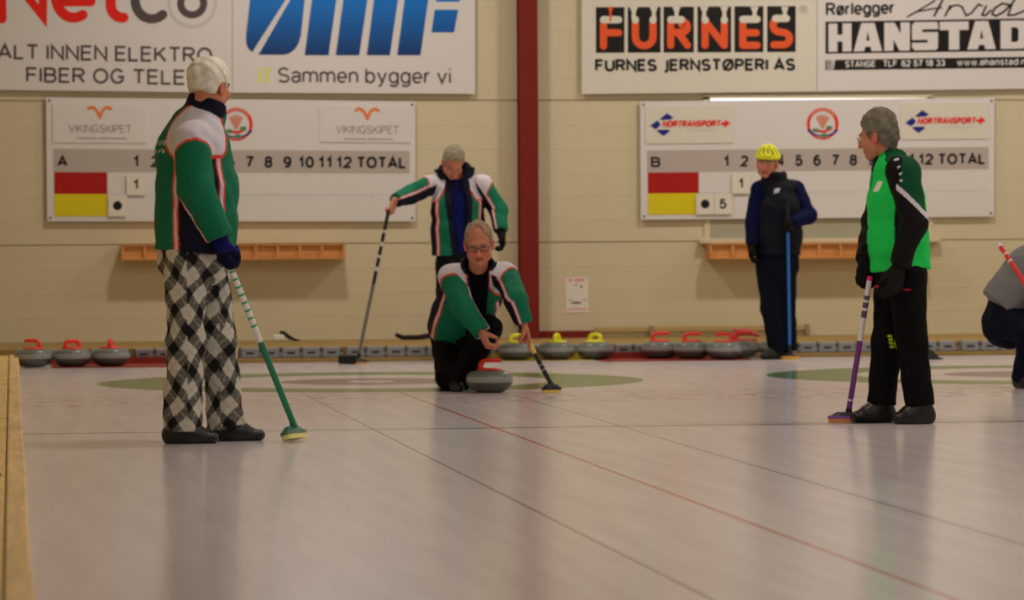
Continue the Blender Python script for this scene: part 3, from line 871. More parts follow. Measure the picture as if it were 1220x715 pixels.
# ------------------------------------------------------------------ wall shelves, poster, rail
def cubby(px0, px1, py0, py1, label, cells):
    Yf = YW - .2
    a, b = WP(px0, py0, Yf), WP(px1, py1, Yf)
    x0, x1, z1, z0 = a[0], b[0], a[2], b[2]
    r = thing('wall_shelf', label, 'shelf', (x0, Yf, z0), 'pine cubby shelves under the scoreboards')
    mb = MB(); mb.box((x0, Yf, z1 - .012), (x1, YW, z1), 0); obj('top_board', mb, m_shelf, r, smooth=False)
    mb = MB(); mb.box((x0, Yf - .006, z0), (x1 + .01, YW, z0 + .014), 0); obj('bottom_board', mb, m_shelf, r, smooth=False)
    mb = MB(); mb.box((x0, Yf + .028, z0 + .014), (x1, Yf + .04, z1 - .012), 0); obj('back_board', mb, m_shelf, r, smooth=False)
    for i in range(cells + 1):
        x = x0 + (x1 - x0 - .024) * i / cells
        mb = MB(); mb.box((x, Yf + .004, z0 + .014), (x + .024, YW, z1 - .012), 0); obj('divider', mb, m_shelf, r, smooth=False)
cubby(144.5, 411.5, 292, 308.5, 'pine cubby shelf on the wall under scoreboard A', 10)
cubby(845.5, 1106, 290.5, 307, 'pine cubby shelf on the wall under scoreboard B', 10)

def poster():
    Yp = YW - .004
    cs = [(673.2, 331), (700.5, 330.4), (701.3, 372), (674.2, 372.8)]
    o = panel('poster', cs, Yp, .003, m_whitepaint, origin=base_of(cs, Yp))
    tag(o, 'small white notice with faded red heading on the wall by the red column', 'poster')
    mb = MB()
    x = 677.
    for w in (2.6, 2.2, 0, 2.4, 2.6, 2.4, 2.4):
        if w: mb.poly([(x, 331.8), (x + w, 331.8), (x + w, 335.6), (x, 335.6)], Yp - .001)
        x += (w or 1.2) + .6
    mb.poly([(683.5, 339), (688, 338.4), (689, 340.2), (684, 340.6)], Yp - .001)
    mb.poly([(675.8, 367.8), (698.5, 367.2), (698.5, 368.8), (675.8, 369.4)], Yp - .001)
    obj('red_print', mb, mat('faded_red_print', A(170, 105, 98), 0.6, 0.2), o, smooth=False)
    mb = MB()
    mb.poly([(681, 359.8), (692, 359.4), (692.4, 361.6), (681, 362)], Yp - .001)
    for p in ((677.5, 357), (680, 357.4), (694, 356.8), (697, 356.6)): mb.poly([p, (p[0] + 1.6, p[1]), (p[0] + 1.6, p[1] + 1.2), (p[0], p[1] + 1.2)], Yp - .001)
    mb.poly([(691.5, 340), (693.5, 340), (693.5, 343), (691.5, 343)], Yp - .001)
    obj('dark_print', mb, m_ink, o, smooth=False)
poster()
def rail():
    Yr = YW - .09
    a, b = WP(709, 388, Yr), WP(964, 388, Yr)
    zt = WP(836, 388.4, Yr)[2]
    r = thing('wall_rail', 'long low wooden rail fixed along the wall behind the yellow and red stones', 'rail', (a[0], Yr, Z_WALK))
    mb = MB(); mb.box((a[0], Yr, zt - .042), (b[0], Yr + .03, zt), 0, .004); obj('bar', mb, mat('brown_wood_rail', A(140, 112, 70), 0.6, 0.2), r, smooth=False)
    mb = MB(); mb.box((a[0] + .06, Yr + .035, Z_WALK), (b[0] - .02, Yr + .06, zt - .046), 0); obj('backing_strip', mb, m_wall, r, smooth=False)
    for px in (776.5, 962):
        p = WP(px, 392, Yr); mb = MB(); mb.box((p[0] - .018, Yr - .012, Z_WALK), (p[0] + .018, YW, zt + .006), 0, .004); obj('bracket', mb, mat('worn_bracket', A(120, 96, 70), .5, .3), r, smooth=False)
rail()

# ------------------------------------------------------------------ grey slotted blocks along the kerb
def blocks():
    x0, x1 = 0.1, 10.2
    first = None
    px = G(0, 425)[0]
    x = 0.12; k = 0
    w = .142
    while x < 9.2:
        if first is None:
            mb = MB()
            mb.box((0, 0, 0), (w, .045, .085), 0, .01)
            mb.box((.038, -.003, .032), (w - .038, .01, .05), 1, .004)
            mb.box((w, .008, .012), (w + .018, .04, .05), 0, .004)
            mb.box((w + .001, .0, .05), (w + .017, .03, .062), 1, .002)
            first = obj('bumper_block', mb, [m_grey, m_slot], smooth=False)
            o = first
        else:
            o = first.copy(); COL.objects.link(o)
        o.location = (x, Y_END + .006, .034)
        tag(o, 'grey slotted bumper block in the row along the back kerb', 'bumper', 'grey slotted bumper blocks along the back kerb')
        k += 1
        x += w + .018 + (.028 if k % 5 == 0 else 0)
blocks()

# ------------------------------------------------------------------ coloured rest mats and curling stones
def rest(px0, px1, m, label, deep):
    a = G(px0, 431)[0]; b = G(px1, 431)[0]
    y0, y1 = Y_END - deep, Y_END - .004
    mb = MB()
    mb.box((a, y0, .0005), (b, y1, .006))
    mb.box((a, y1 - .012, .006), (b, y1, .055))
    tag(obj('rest_mat', mb, m, smooth=False, origin=((a + b) / 2, y1, 0)), label, 'mat')
m_redpaint = mat('red_kerb_paint', A(104, 30, 20), .5, .3, var=.2, vscale=5)
m_yelpaint = mat('yellow_kerb_paint', A(150, 120, 44), .5, .3, var=.15, vscale=5)
rest(60, 200, m_redpaint, 'red painted rest mat on the ice behind stones by the side walkway', .82)
rest(592, 716, m_yelpaint, 'yellow painted rest mat on the ice behind the yellow handled stones', .30)
rest(720, 905, m_redpaint, 'red painted rest mat on the ice behind stones near the helmeted person', .66)

def granite(name, col):
    return mat(name, col, 0.28, 0.5, var=.35, vscale=90, bump=0)
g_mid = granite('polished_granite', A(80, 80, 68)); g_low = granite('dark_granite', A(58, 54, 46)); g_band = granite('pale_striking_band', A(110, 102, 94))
def make_stone(hm, label, style=0):
    r = thing('curling_stone', label, 'curling stone', (0, 0, 0), 'curling stones')
    mb = MB()
    prof = [(.055, .0), (.066, .0), (.090, .005), (.116, .018), (.133, .036), (.1425, .054), (.1455, .064), (.1455, .086), (.1435, .099), (.137, .113), (.126, .124), (.108, .132), (.088, .1355), (.05, .136)]
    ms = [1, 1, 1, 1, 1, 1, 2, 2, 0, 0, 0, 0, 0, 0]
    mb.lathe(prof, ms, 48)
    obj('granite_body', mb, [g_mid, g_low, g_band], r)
    mb = MB()
    mb.lathe([(.078, .1355), (.082, .138), (.080, .144), (.06, .149), (.02, .151)], 0, 32)
    if style == 0:
        pts = [(-.050, 0, .145), (-.056, 0, .165), (-.050, 0, .185), (-.032, 0, .197), (0, 0, .199), (.04, 0, .199), (.075, 0, .198)]
        rad = [.020, .016, .014, .0135, .0135, .0135, .012]
    else:
        pts = [(-.052, 0, .148), (-.058, 0, .172), (-.045, 0, .19), (0, 0, .196), (.045, 0, .19), (.062, 0, .172), (.056, 0, .148)]
        rad = [.02, .017, .016, .016, .016, .017, .02]
    mb.tube(pts, rad, 0, 12)
    obj('handle', mb, hm, r, sharp=60)
    return r
h_red = mat('red_plastic_handle', A(196, 34, 24), .35, .5)
h_yel = mat('yellow_plastic_handle', A(214, 178, 20), .35, .5)
def stone_at(proto, px, fr, rz, label, first=False):
    if fr > 5: p = G(px, fr); z = 0.0
    else:
        p = G(px, 431); p = WP(px, 431, Y_END - fr); p[1] = Y_END - fr; z = .0062
    if first: o = proto; o.location = (p[0], p[1], z); o.rotation_euler = (0, 0, rz); o['label'] = label
    else: o = dup(proto, (p[0], p[1], z), rz, label=label)
    return o
GY = 'curling stones'
sr = make_stone(h_red, ''); syl = make_stone(h_yel, '', 1); srb = make_stone(h_red, '', 1)
ps = [(583, 467.8)]
stone_at(sr, 583.3, 467.5, -.13, 'grey curling stone with red handle on the ice before the kneeling person', True)
stone_at(sr, 39.8, .64, 2.6, 'red handled stone beside the wooden side walkway')
stone_at(srb, 86, .64, .45, 'red handled stone second from the wooden side walkway', True)
stone_at(srb, 132, .62, 1.45, 'red handled stone third from the wooden side walkway')
stone_at(syl, 615, 0.16, .5, 'yellow handled stone partly hidden behind the kneeling person\'s hand', True)
stone_at(syl, 663.5, 0.16, 1.15, 'yellow handled stone in the middle of its row of three')
stone_at(syl, 709.5, 0.16, 2.2, 'yellow handled stone nearest the bare red rest mat')
stone_at(sr, 786, .17, -.15, 'red handled stone first of the row towards the helmeted person')
stone_at(sr, 824, .335, -.2, 'red handled stone second of the row towards the helmeted person')
stone_at(sr, 863, .50, 2.9, 'red handled stone nearest the helmeted person of the front row')
stone_at(sr, 882, .2, .5, 'red handled stone tucked behind the row near the helmeted person')
stone_at(srb, 926, .17, 2.9, 'red handled stone just behind the helmeted person\'s shoe')

# small things lying on the back walkway
def handle_block():
    p = G(890, 407, Z_WALK)
    mb = MB(); mb.tube([(p[0] - .10, p[1], Z_WALK + .03), (p[0] - .09, p[1], Z_WALK + .075), (p[0], p[1], Z_WALK + .08), (p[0] + .1, p[1] - .02, Z_WALK + .05)], [.03, .035, .03, .014], 0, 10)
    mb.box((p[0] - .10, p[1] - .03, Z_WALK + .001), (p[0] + .08, p[1] + .03, Z_WALK + .025), 0, .01)
    tag(obj('spare_handle', mb, mat('pink_red_plastic', A(140, 56, 50), .5, .3), origin=(p[0], p[1], Z_WALK)), 'faded red spare handle lying on the back walkway behind the stones', 'handle')
handle_block()
def ledge_shoe():
    p = G(336, 406.5, Z_WALK)
    r = thing('rubber_gripper', 'black and white rubber gripper lying on the back walkway', 'gripper', (p[0], p[1], Z_WALK))
    s = 1 / 148.
    mb = MB(); z = Z_WALK
    mb.tube([(p[0] - 3 * s, p[1], z + .076), (p[0] + 2 * s, p[1], z + .068), (p[0] + 8 * s, p[1], z + .035), (p[0] + 15 * s, p[1], z + .012), (p[0] + 23 * s, p[1], z + .006)], [.012, .017, .018, .012, .005], 0, 10)
    obj('strap', mb, m_rubber, r)
    mb = MB(); mb.box((p[0] - 12 * s, p[1] - .03, z + .0), (p[0] + 3 * s, p[1] + .03, z + .055), 0, .012); obj('white_sole', mb, m_whitepaint, r, smooth=False)
ledge_shoe()
def ledge_broom():
    a = G(471, 405.5, Z_WALK); b = G(535, 403.8, Z_WALK)
    z = Z_WALK + .035
    mb = MB()
    mb.tube([(a[0], a[1], z + .014), (a[0] + .06, a[1], z - .012), (a[0] + .2, a[1], z - .012), (b[0], b[1], z + .02)], [.016, .021, .021, .03], 0, 10)
    mb.tube([(b[0], b[1], z + .02), (b[0] + .1, b[1], z - .001)], [.03, .034], 0, 10)
    tag(obj('bag_strap', mb, m_rubber, origin=(a[0], a[1], Z_WALK)), 'long black strap lying on the back walkway behind the kneeling person', 'strap')
ledge_broom()
def hack():
    p = G(1107, 428.5); s = 1 / 150.
    mb = MB()
    x0, x1 = p[0] - .09, p[0] + .07; y0, y1 = p[1], p[1] + .18
    mb.add([(x0, y0, 0), (x1 + .03, y0, 0), (x1 + .03, y1, 0), (x0, y1, 0), (x0, y0 + .05, .085), (x1 - .03, y0 + .05, .07), (x1 - .03, y1, .085), (x0, y1, .095)],
           [(3, 2, 1, 0), (4, 5, 6, 7), (0, 1, 5, 4), (1, 2, 6, 5), (2, 3, 7, 6), (3, 0, 4, 7)])
    mb.box((x0 - .02, y0 - .01, 0), (x1 + .04, y1 + .02, .012), 0, .004)
    tag(obj('foot_hack', mb, m_rubber, smooth=False, origin=(p[0], p[1], 0)), 'black rubber foot hack on the ice behind the legs in black trousers', 'hack')
hack()
# ------------------------------------------------------------------ sculpting in distance fields (clothed figures)
def unit(v):
    v = np.asarray(v, float); return v / (np.linalg.norm(v) + 1e-12)
class Frame:
    def __init__(s, o, x, y, z): s.o, s.x, s.y, s.z = np.asarray(o, float), x, y, z
    def pt(s, x, y, z): return s.o + x * s.x + y * s.y + z * s.z
    def loc(s, P): d = P - s.o; return np.stack([d @ s.x, d @ s.y, d @ s.z], -1)
def facing(theta, pitch=0.0, roll=0.0):
    t, p = math.radians(theta), math.radians(pitch)
    f0 = math.cos(t) * H_R + math.sin(t) * H_F
    y = math.cos(p) * f0 - math.sin(p) * H_Z
    z = math.cos(p) * H_Z + math.sin(p) * f0
    x = np.cross(y, z)
    r = math.radians(roll)
    x, z = math.cos(r) * x + math.sin(r) * z, math.cos(r) * z - math.sin(r) * x
    return x, y, z
def seg(a, b, ra, rb, x=None, ca=1.0, cb=1.0):
    a, b = np.asarray(a, float), np.asarray(b, float)
    ra = (ra, ra) if np.isscalar(ra) else ra
    rb = (rb, rb) if np.isscalar(rb) else rb
    L = float(np.linalg.norm(b - a)) + 1e-9
    n = (b - a) / L
    if x is None: x = np.array([1.0, .3, .1]) if abs(n[0]) < .8 else np.array([.1, 1.0, .2])
    ex = unit(x - n * (x @ n)); ey = np.cross(n, ex)
    def f(P):
        d = P - a
        w = d @ n; u = d @ ex; v = d @ ey
        t = np.clip(w / L, 0, 1)
        rx = ra[0] + (rb[0] - ra[0]) * t; ry = ra[1] + (rb[1] - ra[1]) * t
        mn = np.minimum(rx, ry)
        o = w - np.clip(w, 0, L)
        c = np.where(w < 0, ca, cb)
        fl = c <= 0
        rm = np.maximum(c, .05) * mn
        q0 = (u / rx) ** 2 + (v / ry) ** 2
        dd = (np.sqrt(q0 + np.where(fl, 0, (o / rm) ** 2)) - 1) * mn
        if ca <= 0: dd = np.maximum(dd, -w)
        if cb <= 0: dd = np.maximum(dd, w - L)
        return dd
    R = max(*ra, *rb) * 1.02
    return f, np.minimum(a, b) - R, np.maximum(a, b) + R
def ell(c, r, fr=None):
    c = np.asarray(c, float); r = np.asarray(r, float) * np.ones(3)
    ax = np.stack([fr.x, fr.y, fr.z]) if fr is not None else np.eye(3)
    mn = r.min()
    def f(P):
        q = ((P - c) @ ax.T) / r
        return (np.sqrt((q ** 2).sum(-1)) - 1) * mn
    R = r.max()
    return f, c - R, c + R
def chain(pts, rad, x=None, ca=1.0, cb=1.0):
    out = []
    n = len(pts) - 1
    for i in range(n):
        out.append(seg(pts[i], pts[i + 1], rad[i], rad[i + 1], x, ca if i == 0 else 1.0, cb if i == n - 1 else 1.0))
    return out
def smin(a, b, k):
    if k <= 0: return np.minimum(a, b)
    h = np.clip(.5 + .5 * (b - a) / k, 0, 1)
    return b + (a - b) * h - k * h * (1 - h)
def fold(P, amp, fq=1.0):
    x, y, z = P[..., 0] * fq, P[..., 1] * fq, P[..., 2] * fq
    return amp * (np.sin(31 * x + 17 * z + 2.3 * np.sin(23 * y + 9 * z)) * .5 + np.sin(27 * y - 24 * z + 2 * np.sin(29 * x)) * .35 + np.sin(61 * z + 3 * np.sin(19 * x + 13 * y)) * .3)
def sculpt(groups, h, kc=.01, subs=(), cut=None, amp=0.0, fq=1.0, relax=1):
    """groups: [(k, [prims])] blended inside with k and with each other by kc; returns vertices, quads"""
    lo = np.min([p[1] for g in groups for p in g[1]], 0) - 3 * h - .01
    hi = np.max([p[2] for g in groups for p in g[1]], 0) + 3 * h + .01
    N = np.ceil((hi - lo) / h).astype(int) + 1
    ax = [lo[i] + h * np.arange(N[i]) for i in range(3)]
    def win(p, m):
        i0 = np.maximum(np.floor((p[1] - m - lo) / h).astype(int), 0)
        i1 = np.minimum(np.ceil((p[2] + m - lo) / h).astype(int) + 1, N)
        sl = tuple(slice(a, b) for a, b in zip(i0, i1))
        P = np.stack(np.meshgrid(*[ax[i][sl[i]] for i in range(3)], indexing='ij'), -1)
        return sl, P
    F = np.full(N, .5, np.float32)
    for k, prims in groups:
        if len(groups) == 1: Gf = F
        else: Gf = np.full(N, .5, np.float32)
        for p in prims:
            sl, P = win(p, max(k, kc) + 2 * h)
            Gf[sl] = smin(Gf[sl], p[0](P), k)
        if Gf is not F: F = smin(F, Gf, kc).astype(np.float32)
    for p, k in subs:
        sl, P = win(p, k + 2 * h)
        F[sl] = -smin(-F[sl], p[0](P), k)
    if amp or cut is not None:
        band = np.argwhere(np.abs(F) < .05)
        P = lo + band * h
        v = F[tuple(band.T)]
        if amp: v = v + fold(P, amp, fq)
        if cut is not None: v = np.maximum(v, cut(P))
        F[tuple(band.T)] = v
        if cut is not None:
            deep = np.argwhere(F <= -.05)
            if len(deep):
                P = lo + deep * h
                F[tuple(deep.T)] = np.maximum(F[tuple(deep.T)], cut(P))
    # surface nets
    S = F < 0
    c8 = [S[i:N[0] - 1 + i, j:N[1] - 1 + j, k:N[2] - 1 + k] for i in (0, 1) for j in (0, 1) for k in (0, 1)]
    cnt = sum(c.astype(np.int8) for c in c8)
    act = (cnt > 0) & (cnt < 8)
    idx = np.argwhere(act)
    vid = np.full(act.shape, -1, np.int64); vid[act] = np.arange(len(idx))
    offs = np.array([(i, j, k) for i in (0, 1) for j in (0, 1) for k in (0, 1)])
    val = np.stack([F[tuple((idx + o).T)] for o in offs], -1).astype(float)
    acc = np.zeros((len(idx), 3)); num = np.zeros(len(idx))
    for a in range(8):
        for b in range(a + 1, 8):
            if np.abs(offs[a] - offs[b]).sum() != 1: continue
            m = (val[:, a] < 0) != (val[:, b] < 0)
            t = val[m, a] / (val[m, a] - val[m, b])
            acc[m] += offs[a] + t[:, None] * (offs[b] - offs[a]); num[m] += 1
    V = lo + h * (idx + acc / num[:, None])
    Q = []
    for d in range(3):
        e = [1, 2] if d == 0 else ([2, 0] if d == 1 else [0, 1])
        a = S; sl0 = [slice(1, -1)] * 3; sl1 = [slice(1, -1)] * 3
        sl0[d] = slice(0, N[d] - 1); sl1[d] = slice(1, N[d])
        s0, s1 = S[tuple(sl0)], S[tuple(sl1)]
        for flip, m in ((False, s0 & ~s1), (True, ~s0 & s1)):
            g = np.argwhere(m)
            for q in range(3):
                if q != d: g[:, q] += 1
            u = np.zeros(3, int); u[e[0]] = 1
            v = np.zeros(3, int); v[e[1]] = 1
            c = [g - u - v, g - v, g, g - u]
            f = np.stack([vid[tuple(x.T)] for x in c], -1)
            Q.append(f[:, ::-1] if flip else f)
    Q = np.concatenate(Q)
    Q = Q[(Q >= 0).all(1)]
    for _ in range(relax):
        s = np.zeros_like(V); c = np.zeros(len(V))
        for a in range(4):
            b = (a + 1) % 4
            np.add.at(s, Q[:, a], V[Q[:, b]]); np.add.at(c, Q[:, a], 1)
            np.add.at(s, Q[:, b], V[Q[:, a]]); np.add.at(c, Q[:, b], 1)
        V = V * .5 + .5 * s / np.maximum(c, 1)[:, None]
    return V, Q
def fieldval(prims, P, k=.02):
    d = np.full(len(P), .5)
    for p in prims: d = smin(d, p[0](P), k)
    return d
def put(name, VQ, m, parent, colr):
    V, Q = VQ
    if callable(colr): C = colr(V)
    else: C = np.tile(np.asarray(colr, float), (len(V), 1))
    return obj(name, (V, Q.tolist(), None), m, parent, smooth=True, attr=C)

m_skin = attr_mat('skin', .55, .35, sss=.05)
m_cloth = attr_mat('woven_cloth', .85, .10, bump=.25, bscale=160)
m_shiny = attr_mat('polyester_cloth', .7, .18, bump=.15, bscale=120)
m_hair = attr_mat('hair', .7, .3, bump=.8, bscale=140)
m_leather = attr_mat('shoe_leather', .4, .45)
m_knit = attr_mat('knit_glove', .85, .15, bump=.3, bscale=200)
m_helmet = attr_mat('helmet_shell', .35, .5)
m_frame = mat('dark_spectacle_frame', (.02, .018, .016), .35, .5)
m_lens = mat('spectacle_lens', (.9, .9, .9), .05, .5)
m_lens.node_tree.nodes['Principled BSDF'].inputs['Transmission Weight'].default_value = 1.0
m_lens.node_tree.nodes['Principled BSDF'].inputs['IOR'].default_value = 1.05

SKIN = np.array(A(150, 88, 62)); LIP = np.array(A(126, 60, 50))

def hand_prims(W, f, n, side, curl=(20, 25, 15), r=1.0, s=1.0, spread=.0, thumb=(.6, .6, .35), idx_curl=None):
    """palm, four unequal jointed fingers and a thumb; W wrist, f along the palm, n the way the palm faces"""
    f = unit(f); n = unit(n - f * (n @ f))
    T = np.cross(f, n) * (1 if side == 'R' else -1)
    out = [seg(W - f * .01, W + f * .05 * s, (.026 * s, .019 * s * r), (.037 * s, .016 * s * r), T), seg(W + f * .04 * s, W + f * .088 * s, (.037 * s, .016 * s * r), (.040 * s, .0125 * s * r), T)]
    for i, (off, L, st) in enumerate(((.030, .072, .088), (.0105, .080, .092), (-.009, .074, .089), (-.028, .057, .082))):
        c = idx_curl if (i == 0 and idx_curl is not None) else curl
        p = W + f * st * s + T * off * s
        a = 0.0
        d0 = unit(f + T * spread * (1.5 - i))
        rr = (.0095 if i < 3 else .0085) * r * s
        for k, (fr_, cc) in enumerate(zip((.46, .30, .24), c)):
            a += math.radians(cc)
            d = math.cos(a) * d0 + math.sin(a) * n
            q = p + d * L * fr_ * s
            out.append(seg(p, q, rr * (1 - .07 * k), rr * (.94 - .08 * k)))
            p = q
    p = W + f * .022 * s + T * .024 * s + n * .006 * s
    d = unit(f * thumb[0] + T * thumb[1] + n * thumb[2])
    q = p + d * .046 * s
    out.append(seg(p, q, .015 * r * s, .0115 * r * s))
    d2 = unit(d + f * .35 + n * .45 - T * .25)
    q2 = q + d2 * .032 * s
    out.append(seg(q, q2, .0112 * r * s, .009 * r * s))
    return out
def grip(Gp, s, wr, side, off=.026):
    """wrist place and palm axes for a hand closed round a shaft of direction s at Gp, coming from about wr"""
    s = unit(s); f = unit((Gp - wr) - s * ((Gp - wr) @ s))
    T = s
    n = np.cross(T, f) if side == 'R' else -np.cross(T, f)
    W = Gp - f * .078 - n * off
    return W, f, n

def head_prims(H, k=1.0):
    p = lambda x, y, z: H.pt(x * k, y * k, z * k)
    q = [ell(p(0, -.016, .036), np.array((.075, .097, .082)) * k, H), ell(p(0, .028, -.028), np.array((.062, .067, .082)) * k, H),
         ell(p(0, .040, -.076), np.array((.046, .047, .036)) * k, H), ell(p(0, .074, -.098), np.array((.021, .018, .017)) * k, H),
         seg(p(-.034, .085, .018), p(.034, .085, .018), .012 * k, .012 * k)]
    for sx in (-1, 1):
        q += [ell(p(sx * .041, .064, -.030), .026 * k, H), ell(p(sx * .052, .010, -.065), np.array((.018, .035, .030)) * k, H)]
    nose = [seg(p(0, .093, .008), p(0, .117, -.034), .0085 * k, .0125 * k), ell(p(.011, .103, -.039), .0088 * k, H), ell(p(-.011, .103, -.039), .0088 * k, H),
            seg(p(-.020, .087, -.062), p(.020, .087, -.062), .007 * k, .007 * k), seg(p(-.016, .087, -.072), p(.016, .087, -.072), .0085 * k, .0085 * k)]
    ears = []
    for sx in (-1, 1):
        fr = Frame(p(0, 0, 0), unit(H.x + sx * .35 * -H.y * -1), unit(H.y - sx * .35 * H.x), H.z)
        ears += [ell(p(sx * .079, -.012, -.010), np.array((.009, .020, .033)) * k, fr), ell(p(sx * .076, -.004, -.034), np.array((.007, .011, .013)) * k, fr)]
    subs = [(ell(p(sx * .031, .101, .001), np.array((.019, .014, .012)) * k, H), .010) for sx in (-1, 1)]
    subs += [(ell(p(sx * .090, -.006, -.006), np.array((.010, .009, .017)) * k, H), .004) for sx in (-1, 1)]
    eyes = [ell(p(sx * .031, .079, .001), .0125 * k, H) for sx in (-1, 1)]
    return [(.018, q), (.006, nose), (.005, ears)], subs, eyes
def skin_color(V, H, k, brow=(.12, .10, .09), stubble=None):
    L = H.loc(V) / k
    C = np.tile(SKIN, (len(V), 1))
    x, y, z = L.T
    red = np.clip(1 - np.hypot(np.abs(x) - .040, z + .030) / .030, 0, 1) * (y > .03)
    C = C * (1 - .25 * red[:, None]) + .25 * red[:, None] * np.array(A(168, 78, 60))
    nose = (np.hypot(x, z + .036) < .015) & (y > .1)
    C[nose] = np.array(A(170, 86, 64))
    ear = (np.abs(x) > .072) & (np.abs(z) < .05) & (np.abs(y) < .05)
    C[ear] = np.array(A(162, 84, 62))
    lip = (np.abs(x) < .026 - .2 * np.abs(z + .067)) & (z > -.079) & (z < -.057) & (y > .075)
    C[lip] = LIP
    C[(np.abs(x) < .024) & (np.abs(z + .0668) < .0016) & (y > .075)] = np.array(A(90, 46, 40))
    ex = np.hypot(np.abs(x) - .031, (z - .001) * 1.5)
    C[(ex < .014) & (y > .075)] = np.array(A(128, 100, 86))
    C[(ex < .0065) & (y > .075)] = (.02, .018, .016)
    C[(ex > .013) & (ex < .0165) & (z > .004) & (y > .07) & (y < .11)] = np.array(A(116, 68, 52))
    br = (np.abs(z - .021 - .08 * (np.abs(x) - .03)) < .0045) & (np.abs(x) > .013) & (np.abs(x) < .046) & (y > .065)
    C[br] = brow
    return C
def hair_mesh(H, k, line, vol=.010, amp=.004, h=.0045, bald=None):
    p = lambda x, y, z: H.pt(x * k, y * k, z * k)
    g = [(.02, [ell(p(0, -.017, .037), (np.array((.075, .097, .082)) + np.array(vol)) * k, H), ell(p(0, -.045, -.020), (np.array((.060, .062, .062)) + np.array(vol) * .6) * k, H)])]
    ys = np.array([a for a, b in line]); zs = np.array([b for a, b in line])
    def cut(P):
        L = H.loc(P) / k
        lim = np.interp(L[..., 1], ys, zs)
        d = (lim - L[..., 2]) * .8
        if bald is not None: d = np.maximum(d, bald(L))
        return d * k
    return sculpt(g, h, cut=cut, amp=amp, fq=2.6)
HAIRLINE = [(-.14, -.075), (-.06, -.070), (-.034, -.040), (-.026, .000), (.010, .012), (.018, -.012), (.030, -.010), (.036, .040), (.062, .062), (.085, .078), (.12, .14)]

def spectacles(H, k, m, parent, r=.022, thick=.0022):
    p = lambda x, y, z: H.pt(x * k, y * k, z * k)
    mb = MB()
    for sx in (-1, 1):
        mb.tube([p(sx * .033 + r * 1.12 * math.copysign(abs(math.cos(a)) ** .6, math.cos(a)), .108 - .012 * abs(math.cos(a)) * (1 if math.cos(a) * sx > 0 else 0), -.003 + r * .66 * math.copysign(abs(math.sin(a)) ** .7, math.sin(a))) for a in np.linspace(0, 2 * math.pi, 21)[:-1]], thick * k, 0, 6, closed=True)
        mb.tube([p(sx * .058, .098, .004), p(sx * .072, .05, .004), p(sx * .084, .0, .006), p(sx * .084, -.012, -.006)], thick * .8 * k, 0, 6)
    mb.tube([p(-.010, .110, .002), p(0, .116, .005), p(.010, .110, .002)], thick * k, 0, 6)
    g = obj('glasses', mb, m, parent)
    mb = MB()
    for sx in (-1, 1):
        c = [p(sx * .033 + r * 1.1 * math.cos(a), .106 - .010 * abs(math.cos(a)) * (1 if math.cos(a) * sx > 0 else 0), -.003 + r * .6 * math.sin(a)) for a in np.linspace(0, 2 * math.pi, 21)[:-1]]
        mb.add(c, [tuple(range(20))])
    obj('lens', mb, m_lens, g)

def shoe(name, heel, toe, ankle, parent, col, sole, h=.0045, height=.085, k=1.0):
    d = unit(toe - heel); side = np.cross(d, H_Z)
    L = np.linalg.norm(toe - heel)
    up = H_Z
    g = [(.03, [seg(heel + d * .038 + up * .034, heel + d * L * .45 + up * .036, (.037 * k, .04 * k), (.042 * k, .042 * k), side),
                seg(heel + d * L * .45 + up * .030, toe - d * .045 + up * .024 * k, (.044 * k, .038 * k), (.040 * k, .026 * k), side),
                seg(heel + d * .055 + up * .05, heel + d * .060 + up * height, (.040, .05), (.041, .05), side, 1, 0),
                seg(heel + d * .075 + up * .075 * k, heel + d * L * .58 + up * .045 * k, (.040 * k, .040 * k), (.040 * k, .033 * k), side)])]
    z0 = min(heel[2], toe[2])
    def c(V):
        C = np.tile(np.asarray(col, float), (len(V), 1))
        C[V[:, 2] < z0 + .016] = sole
        t = (V - heel) @ d / L; s_ = np.abs((V - heel) @ side)
        lace = (t > .36) & (t < .66) & (s_ < .022) & (V[:, 2] > z0 + .045) & (np.sin(V @ d * 420) > .2)
        C[lace] = np.asarray(col) * 2.2 + .01
        return C
    return put(name, sculpt(g, h, cut=lambda P: z0 + .001 - P[..., 2]), m_leather, parent, c)

